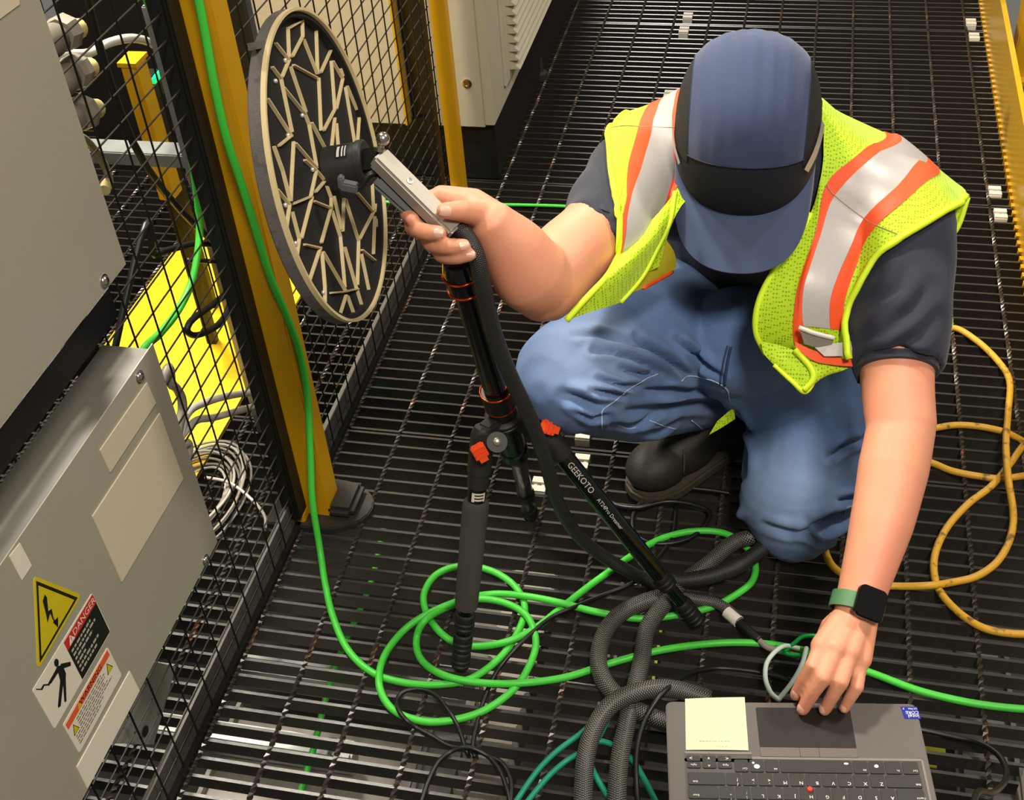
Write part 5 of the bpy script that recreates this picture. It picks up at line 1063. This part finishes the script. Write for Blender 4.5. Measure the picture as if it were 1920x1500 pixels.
jeans = put('jeans', jme, DEN, PERS, smooth=180, label='faded blue denim jeans')
jco = get_co(jme); BVJ = BVHTree.FromPolygons([Vector(v) for v in jco], [tuple(p.vertices) for p in jme.polygons])
sco = get_co(sme); BVS = BVHTree.FromPolygons([Vector(v) for v in sco], [tuple(p.vertices) for p in sme.polygons])
def hit(bv, x, y):
    d = nrm(ray(x, y)); h = bv.ray_cast(Vector(CC), Vector(d)); return (None, None) if h[0] is None else (np.array(h[0]), np.array(h[1]))
STC = mat('denim_stitch', (168, 186, 214), 0.8); SEM = mat('denim_seam', (52, 66, 96), 0.85)
def stitch(pix, r, m, name='stitched_seam'):
    pts = []
    for x, y in curve([(a, b, 0) for a, b in pix], 6)[:, :2]:
        p, n = hit(BVJ, x, y)
        if p is not None: pts.append(p + (n if np.dot(n, CC - p) > 0 else -n) * r * 0.4)
    if len(pts) > 3: put(name, G().tube(pts, r, 6), m, jeans, smooth=180)
stitch(C3([(437, 790), (435, 740), (440, 695), (500, 650), (560, 600), (640, 550), (715, 518)]), 0.0011, STC)
stitch(C3([(820, 555), (860, 530), (950, 545), (1010, 570), (1045, 600), (1055, 650)]), 0.0011, STC)
stitch(C3([(1062, 390), (1050, 440), (1040, 500), (1030, 575)]), 0.0022, SEM); stitch(C3([(1045, 385), (1030, 440), (1018, 500), (1008, 570)]), 0.0014, SEM)
stitch(C3([(665, 745), (730, 770), (800, 790)]), 0.0011, STC); stitch(C3([(870, 745), (920, 785), (955, 805)]), 0.0011, STC); stitch(C3([(510, 768), (560, 785), (600, 780)]), 0.0010, STC)
stitch(C4([(790, 1100), (800, 1060), (860, 1040)]), 0.0010, STC)
# ---------------------------------------------------------------- boots
BOOT = mat('boot_leather', (38, 34, 27), 0.6, 0, 0.2, 60, bump=0.3, bscale=500); SOLE = mat('boot_sole', (62, 54, 42), 0.75, 0, 0.15, 60); LACE = mat('boot_lace', (22, 20, 18), 0.8)
def boot(toe, dr, lab):
    dr = nrm(np.array([dr[0], dr[1], 0.0])); sd = np.array([-dr[1], dr[0], 0]); toe = np.array(toe, float)
    at = lambda f, s, z: toe + dr * f + sd * s + EZ * z
    g = G(); ax = (dr, sd, EZ)
    g.ell(at(0.060, 0, 0.052), (0.062, 0.049, 0.042), ax); g.ell(at(0.12, 0, 0.056), (0.075, 0.046, 0.046), ax); g.ell(at(0.22, 0, 0.055), (0.065, 0.038, 0.05), ax)
    g.capsule([at(0.10, 0, 0.06), at(0.19, 0, 0.10), at(0.215, 0, 0.17)], [0.042, 0.046, 0.046], 18)
    up = fuse(g, 0.004, 6)
    c = get_co(up); c[:, 2] = np.maximum(c[:, 2], 0.012); set_co(up, c)
    o = put('boot', up, BOOT, PERS, smooth=180, label=lab)
    prof = [(0.0, 0.0), (0.006, 0.026), (0.03, 0.046), (0.07, 0.053), (0.13, 0.046), (0.19, 0.040), (0.25, 0.040), (0.28, 0.028), (0.288, 0.0)]
    poly = [at(f, s, 0.002) for f, s in prof] + [at(f, -s, 0.002) for f, s in prof[-2:0:-1]]
    put('boot_sole', G().prism(poly, (0, 0, 0.022)), SOLE, o, bevel=0.004)
    put('toe_cap_seam', G().tube([at(0.088 + 0.012 * math.cos(a * 2), 0.05 * math.sin(a), 0.05 + 0.048 * math.cos(a)) for a in np.linspace(-1.5, 1.5, 18)], 0.0014, 6), SOLE, o, smooth=180)
    for k in range(4): put('lace', G().tube([at(0.12 + 0.018 * k, s, 0.104 + 0.008 * k - 12 * s * s) for s in np.linspace(-0.03, 0.03, 7)], 0.0025, 6), LACE, o, smooth=180)
    return o
boot(PZ(1183, 938, 0.0), (0.69, 0.72), 'dark leather work boot')
boot(np.array([0.085, 1.93, 0.0]), (0.02, 1.0), 'dark leather work boot on the kneeling leg')
# ---------------------------------------------------------------- high visibility vest
def vestmat(name, rgb, dark, sc):
    m = mat(name, rgb, 0.7, 0, 0.05, 30, sheen=0.1); nt = m.node_tree; N = nt.nodes; L = nt.links; b = N['Principled BSDF']
    tc = N.new('ShaderNodeTexCoord'); vo = N.new('ShaderNodeTexVoronoi'); vo.inputs['Scale'].default_value = sc; vo.inputs['Randomness'].default_value = 0.25; L.new(tc.outputs['Object'], vo.inputs['Vector'])
    mr = N.new('ShaderNodeMapRange'); mr.inputs['From Min'].default_value = 0.26; mr.inputs['From Max'].default_value = 0.42; mr.inputs['To Min'].default_value = 1.0; mr.inputs['To Max'].default_value = 0.0; L.new(vo.outputs['Distance'], mr.inputs['Value'])
    old = b.inputs['Base Color'].links[0].from_socket; mx = N.new('ShaderNodeMix'); mx.data_type = 'RGBA'; mx.inputs['B'].default_value = lin(dark) + (1,)
    L.new(old, mx.inputs['A']); L.new(mr.outputs['Result'], mx.inputs['Factor']); L.new(mx.outputs['Result'], b.inputs['Base Color'])
    return m
LIME = vestmat('lime_mesh_fabric', (190, 224, 22), (132, 158, 10), 250); LIMT = mat('lime_binding', (216, 244, 40), 0.65, 0, 0.04, 60)
ORNG = mat('orange_tape', (246, 84, 32), 0.6, 0, 0.04, 60); RTAP = mat('silver_reflective_tape', (186, 180, 176), 0.42, 0.15, 0.05, 30, bump=0.1, bscale=120)
VEST = put('vest', G().add([tuple(CHEST + np.array([0, 0.1, 0.0])), tuple(CHEST + np.array([0.01, 0.1, 0])), tuple(CHEST + np.array([0, 0.1, 0.01]))], [(0, 1, 2)]), LIME, PERS)
bpy.data.objects.remove(VEST); VEST = None
def crv2(rows, nu, nv):
    """rows: [row][col] of 3-D points -> smooth grid"""
    A = np.array(rows, float); A2 = np.array([curve(A[i], nu) for i in range(len(A))]); return np.array([curve(A2[:, k], nv) for k in range(A2.shape[1])]).transpose(1, 0, 2)
def sheet(name, gridp, m, th, parent, lift=0.0, label=None):
    A = np.array(gridp); nr, nc = A.shape[:2]
    du = np.gradient(A, axis=1); dv = np.gradient(A, axis=0); n = np.cross(du, dv); n /= np.linalg.norm(n, axis=2)[..., None] + 1e-9
    if np.mean(np.einsum('ijk,ijk->ij', n, CC - A)) < 0: n = -n
    F_ = A + n * (lift + th / 2); B_ = A + n * (lift - th / 2)
    U = np.concatenate([np.zeros((nr, 1)), np.cumsum(np.linalg.norm(np.diff(A, axis=1), axis=2), axis=1)], 1); V = np.concatenate([np.zeros((1, nc)), np.cumsum(np.linalg.norm(np.diff(A, axis=0), axis=2), axis=0)], 0)
    vs = list(F_.reshape(-1, 3)) + list(B_.reshape(-1, 3)); o = nr * nc; fs = []; uv = []
    for i in range(nr - 1):
        for k in range(nc - 1):
            q = [(i, k), (i, k + 1), (i + 1, k + 1), (i + 1, k)]; id_ = [a * nc + b for a, b in q]; uq = [(U[a, b], V[a, b]) for a, b in q]
            fs += [tuple(id_), tuple(o + z for z in id_[::-1])]; uv += [uq, uq[::-1]]
    rim = [k for k in range(nc)] + [i * nc + nc - 1 for i in range(1, nr)] + [(nr - 1) * nc + k for k in range(nc - 2, -1, -1)] + [i * nc for i in range(nr - 2, 0, -1)]
    for a, b in zip(rim, rim[1:] + rim[:1]): fs.append((a, b, o + b, o + a)); uv.append([(0, 0)] * 4)
    g = G(); g.add(vs, fs, uv); return put(name, g, m, parent, smooth=50, label=label)
def drape(x, y, t, off=0.008):
    """point on the vest: as traced, but never inside the shirt"""
    p, n = hit(BVS, x, y)
    if p is not None:
        th_ = np.dot(p - CC, -BACK); t = min(t, th_ - off)
    return P(x, y, t)
OFFB = [np.array([0, 0.20, -0.20]), np.array([0, 0.12, -0.06])]
def clear(A, d=0.011):
    A = np.array(A)
    for i in range(A.shape[0]):
        for k in range(A.shape[1]):
            p, n, _, dist = BVS.find_nearest(Vector(A[i, k]))
            p = np.array(p); n = np.array(n); s = np.dot(A[i, k] - p, n)
            if s < d: A[i, k] = p + n * d
    for _ in range(2):
        B = A.copy(); B[1:-1, 1:-1] = (A[1:-1, 1:-1] * 4 + A[2:, 1:-1] + A[:-2, 1:-1] + A[1:-1, 2:] + A[1:-1, :-2]) / 8; A = B
    return A
def panel(rows, backrows=True):
    out = []
    for r in rows: out.append([drape(*p) for p in r])
    if backrows: out = [[p + o for p in out[0]] for o in OFFB] + out
    return out
# image-left panel: columns armhole, orange, silver, silver end, orange end, inner edge
Lr = [[(1160, 222, 1.86), (1213, 204, 1.86), (1238, 193, 1.87), (1268, 178, 1.88), (1292, 170, 1.88), (1325, 165, 1.88)],
      [(1147, 252, 1.80), (1197, 246, 1.79), (1222, 246, 1.79), (1262, 246, 1.79), (1290, 243, 1.79), (1325, 240, 1.79)],
      [(1145, 320, 1.745), (1177, 312, 1.74), (1200, 312, 1.74), (1262, 318, 1.74), (1290, 322, 1.74), (1320, 325, 1.74)],
      [(1153, 375, 1.71), (1169, 368, 1.705), (1177, 370, 1.705), (1243, 362, 1.70), (1266, 356, 1.70), (1300, 360, 1.71)],
      [(1160, 410, 1.69), (1166, 410, 1.69), (1170, 412, 1.69), (1228, 400, 1.68), (1240, 398, 1.68), (1275, 390, 1.69)],
      [(1162, 480, 1.66), (1163, 482, 1.66), (1165, 484, 1.66), (1208, 450, 1.66), (1212, 448, 1.66), (1255, 430, 1.68)],
      [(1160, 540, 1.65), (1161, 540, 1.65), (1163, 541, 1.65), (1190, 520, 1.65), (1196, 518, 1.65), (1235, 500, 1.67)]]
NU, NV = 5, 5
GA = clear(crv2(panel(Lr), NU, NV))
VEST = sheet('vest', GA, LIME, 0.0016, PERS, label='lime high visibility mesh vest with orange and silver tape')
sheet('orange_tape', GA[:, NU:2 * NU + 1], ORNG, 0.001, VEST, 0.0018); sheet('reflective_tape', GA[:, 2 * NU:3 * NU + 1], RTAP, 0.001, VEST, 0.0020); sheet('orange_tape', GA[:, 3 * NU:4 * NU + 1], ORNG, 0.001, VEST, 0.0018)
put('edge_binding', G().tube(GA[:, 0], 0.0042, 8), LIMT, VEST, smooth=180)
# shoulder seam
g = G(); k0 = 2 * NV + NV; g.tube(GA[k0, :4 * NU] + BACK * 0.003, 0.0007, 5); put('shoulder_seam', g, mat('seam_brown', (176, 150, 120), 0.7), VEST, smooth=180)
# front flap, image left, hanging over the arm
fl_ = [[(1165, 468, 1.62), (1200, 435, 1.63), (1235, 400, 1.64), (1266, 360, 1.66)], [(1140, 515, 1.565), (1175, 485, 1.58), (1212, 455, 1.60), (1256, 415, 1.64)],
       [(1110, 548, 1.545), (1150, 525, 1.565), (1190, 498, 1.59), (1230, 470, 1.63)], [(1085, 575, 1.54), (1118, 560, 1.555), (1160, 540, 1.58), (1203, 520, 1.62)], [(1062, 601, 1.54), (1090, 590, 1.55), (1128, 578, 1.57), (1163, 567, 1.60)]]
GF = crv2([[P(*p) for p in r] for r in fl_], 6, 6)
sheet('front_flap', GF, LIME, 0.0016, VEST); put('edge_binding', G().tube(GF[:, 0], 0.004, 8), LIMT, VEST, smooth=180); put('edge_binding', G().tube(GF[:, -1], 0.0035, 8), LIMT, VEST, smooth=180)
sheet('flap_inside', crv2([[P(1240, 440, 1.68), P(1262, 470, 1.72), P(1268, 500, 1.75)], [P(1210, 490, 1.65), P(1236, 505, 1.69), P(1262, 507, 1.74)], [P(1175, 550, 1.62), P(1205, 540, 1.66), P(1258, 511, 1.74)]], 5, 5), mat('lime_inside_shade', (206, 196, 40), 0.7), 0.0016, VEST)  # inside of the flap, its shade painted as a darker yellow
put('orange_piping', G().tube(curve([P(1206, 540, 1.66), P(1235, 524, 1.70), P(1260, 510, 1.738)], 5), 0.003, 8), ORNG, VEST, smooth=180)
# image-right panel: inner edge, orange, silver, silver end, orange end, armhole
Rr = [[(1535, 205, 1.88), (1662, 262, 1.86), (1688, 267, 1.86), (1738, 306, 1.85), (1760, 326, 1.85), (1812, 368, 1.84)],
      [(1542, 262, 1.80), (1605, 296, 1.79), (1630, 300, 1.79), (1696, 340, 1.78), (1718, 358, 1.78), (1768, 398, 1.775)],
      [(1540, 320, 1.74), (1548, 345, 1.735), (1562, 366, 1.73), (1620, 412, 1.725), (1645, 427, 1.725), (1692, 446, 1.725)],
      [(1520, 400, 1.71), (1530, 436, 1.70), (1537, 442, 1.70), (1595, 464, 1.695), (1618, 470, 1.70), (1645, 482, 1.71)],
      [(1448, 512, 1.71), (1508, 506, 1.69), (1516, 504, 1.685), (1570, 519, 1.685), (1594, 528, 1.69), (1618, 534, 1.70)],
      [(1421, 570, 1.71), (1494, 556, 1.69), (1504, 548, 1.685), (1556, 564, 1.685), (1581, 574, 1.69), (1599, 580, 1.70)],
      [(1417, 622, 1.72), (1488, 628, 1.70), (1505, 612, 1.695), (1556, 616, 1.695), (1584, 620, 1.70), (1594, 622, 1.71)],
      [(1436, 664, 1.73), (1498, 668, 1.72), (1530, 660, 1.71), (1566, 664, 1.71), (1590, 668, 1.715), (1600, 672, 1.72)]]
GB = clear(crv2(panel(Rr), NU, NV))
sheet('front_panel', GB, LIME, 0.0016, VEST)
sheet('orange_tape', GB[:7 * NV + NV * 2 - 2, NU:2 * NU + 1], ORNG, 0.001, VEST, 0.0018); sheet('reflective_tape', GB[:8 * NV + 1, 2 * NU:3 * NU + 1], RTAP, 0.001, VEST, 0.0020); sheet('orange_tape', GB[:8 * NV + 1, 3 * NU:4 * NU + 1], ORNG, 0.001, VEST, 0.0018)
put('edge_binding', G().tube(GB[2 * NV:, -1], 0.0048, 8), LIMT, VEST, smooth=180); put('edge_binding', G().tube(GB[5 * NV:, 0], 0.0042, 8), LIMT, VEST, smooth=180)
g = G(); g.tube(GB[4 * NV, NU:5 * NU] + BACK * 0.003, 0.0007, 5); put('shoulder_seam', g, MATS['seam_brown'], VEST, smooth=180)
# waist band: orange / silver across the bottom of that panel, pocket tape and bottom flap
def T(l, dt=0.0): return [P(x, y, t + dt) for x, y, t in l]
sheet('orange_tape', crv2([T([(1490, 640, 1.69), (1520, 655, 1.688), (1560, 668, 1.69), (1603, 672, 1.695)]), T([(1492, 652, 1.69), (1525, 676, 1.688), (1560, 684, 1.69), (1607, 688, 1.695)])], 6, 4), ORNG, 0.0012, VEST, 0.001)
sheet('reflective_tape', crv2([T([(1520, 645, 1.684), (1555, 645, 1.684), (1594, 640, 1.688)]), T([(1545, 668, 1.684), (1570, 668, 1.684), (1599, 668, 1.688)])], 6, 4), RTAP, 0.0012, VEST, 0.002)
sheet('pocket_tape', crv2([T([(1500, 618, 1.676), (1528, 628, 1.674), (1563, 636, 1.676)]), T([(1508, 645, 1.68), (1532, 650, 1.68), (1560, 645, 1.68)])], 6, 4), mat('pocket_silver', (150, 144, 132), 0.4, 0.3), 0.0016, VEST)
put('pocket_edge', G().tube(curve(T([(1498, 614, 1.674), (1528, 625, 1.672), (1564, 634, 1.674)]), 6), 0.0032, 8), WHT, VEST, smooth=180)
GBF = crv2([T([(1428, 640, 1.71), (1470, 650, 1.70), (1530, 672, 1.695), (1604, 684, 1.705)]), T([(1432, 662, 1.71), (1476, 685, 1.695), (1528, 698, 1.69), (1580, 694, 1.70)]), T([(1452, 684, 1.705), (1486, 716, 1.695), (1510, 735, 1.695), (1530, 708, 1.70)])], 6, 6)
sheet('bottom_flap', GBF, LIME, 0.0016, VEST); put('edge_binding', G().tube(GBF[-1], 0.0035, 8), LIMT, VEST, smooth=180)
put('edge_binding', G().tube(curve(T([(1490, 655, 1.688), (1520, 690, 1.685), (1524, 712, 1.685), (1508, 732, 1.69)]), 6), 0.004, 8), LIMT, VEST, smooth=180)
# back: centre strip behind the head and the side seen past the left sleeve
sheet('back_panel', crv2([[GA[0, -1], (GA[0, -1] + GB[0, 0]) / 2 + np.array([0, 0.03, 0]), GB[0, 0]], [GA[NV, -1], (GA[NV, -1] + GB[NV, 0]) / 2 + np.array([0, 0.03, 0.0]), GB[NV, 0]], [GA[2 * NV, -1], (GA[2 * NV, -1] + GB[2 * NV, 0]) / 2 + np.array([0, 0.02, 0.01]), GB[2 * NV, 0]]], 6, 6), LIME, 0.0016, VEST)
sd = [(1700, 395, 1814, 370, 1.84), (1725, 430, 1796, 424, 1.845), (1725, 465, 1770, 462, 1.85), (1725, 515, 1762, 514, 1.86), (1725, 560, 1776, 560, 1.86), (1725, 600, 1787, 597, 1.86), (1725, 640, 1779, 634, 1.86), (1725, 690, 1742, 688, 1.86)]
GS = crv2([[P(a, b, t + 0.02), P((a + c) / 2, (b + d) / 2, t + 0.006), P(c, d, t)] for a, b, c, d, t in sd], 5, 5)
sheet('side_panel', GS, LIME, 0.0016, VEST); put('edge_binding', G().tube(GS[:12, -1], 0.0045, 8), LIMT, VEST, smooth=180)
tl_ = crv2([T([(1345, 790, 1.98), (1362, 775, 1.97), (1376, 765, 1.97)]), T([(1330, 815, 1.99), (1352, 802, 1.98), (1378, 785, 1.98)])], 4, 4)
sheet('tail_flap', tl_, LIME, 0.0016, VEST)
# ---------------------------------------------------------------- watch
wd = nrm(P(1590, 1200, 1.59) - P(1622, 1080, 1.615)); wc = P(1607, 1136, 1.606)
WA = put('watch', G().lathe([(-0.0105, 0.0325), (-0.0105, 0.0345), (0.0105, 0.0345), (0.0105, 0.0325), (-0.0105, 0.0325)], wc, wd, 44), mat('green_watch_strap', (84, 128, 86), 0.55), PERS, smooth=40, label='watch with green strap and black square face')
fn = nrm(CC - wc); fn = nrm(fn - wd * np.dot(fn, wd)); sdw = np.cross(wd, fn); sdw = sdw if np.dot(sdw, RIGHT) > 0 else -sdw
an = math.radians(24); nrmw = nrm(fn * math.cos(an) + sdw * math.sin(an)); tang = np.cross(wd, nrmw); tang = tang if np.dot(tang, RIGHT) > 0 else -tang
cw = wc + nrmw * 0.0355
def wrect(hw, hh_, r, z): return [cw + tang * u + wd * v + nrmw * z for u, v in rrect(-hw, -hh_, hw, hh_, r, 7)]
put('watch_case', G().prism(wrect(0.0195, 0.021, 0.008, -0.004), nrmw * 0.009), mat('watch_case_black', (20, 18, 17), 0.3, 0.5), WA, bevel=0.0018)
put('watch_screen', G().prism(wrect(0.0178, 0.0193, 0.0068, 0.0048), nrmw * 0.0008), mat('watch_glass', (7, 7, 8), 0.08, 0, 0.02, 10, spec=0.8), WA)
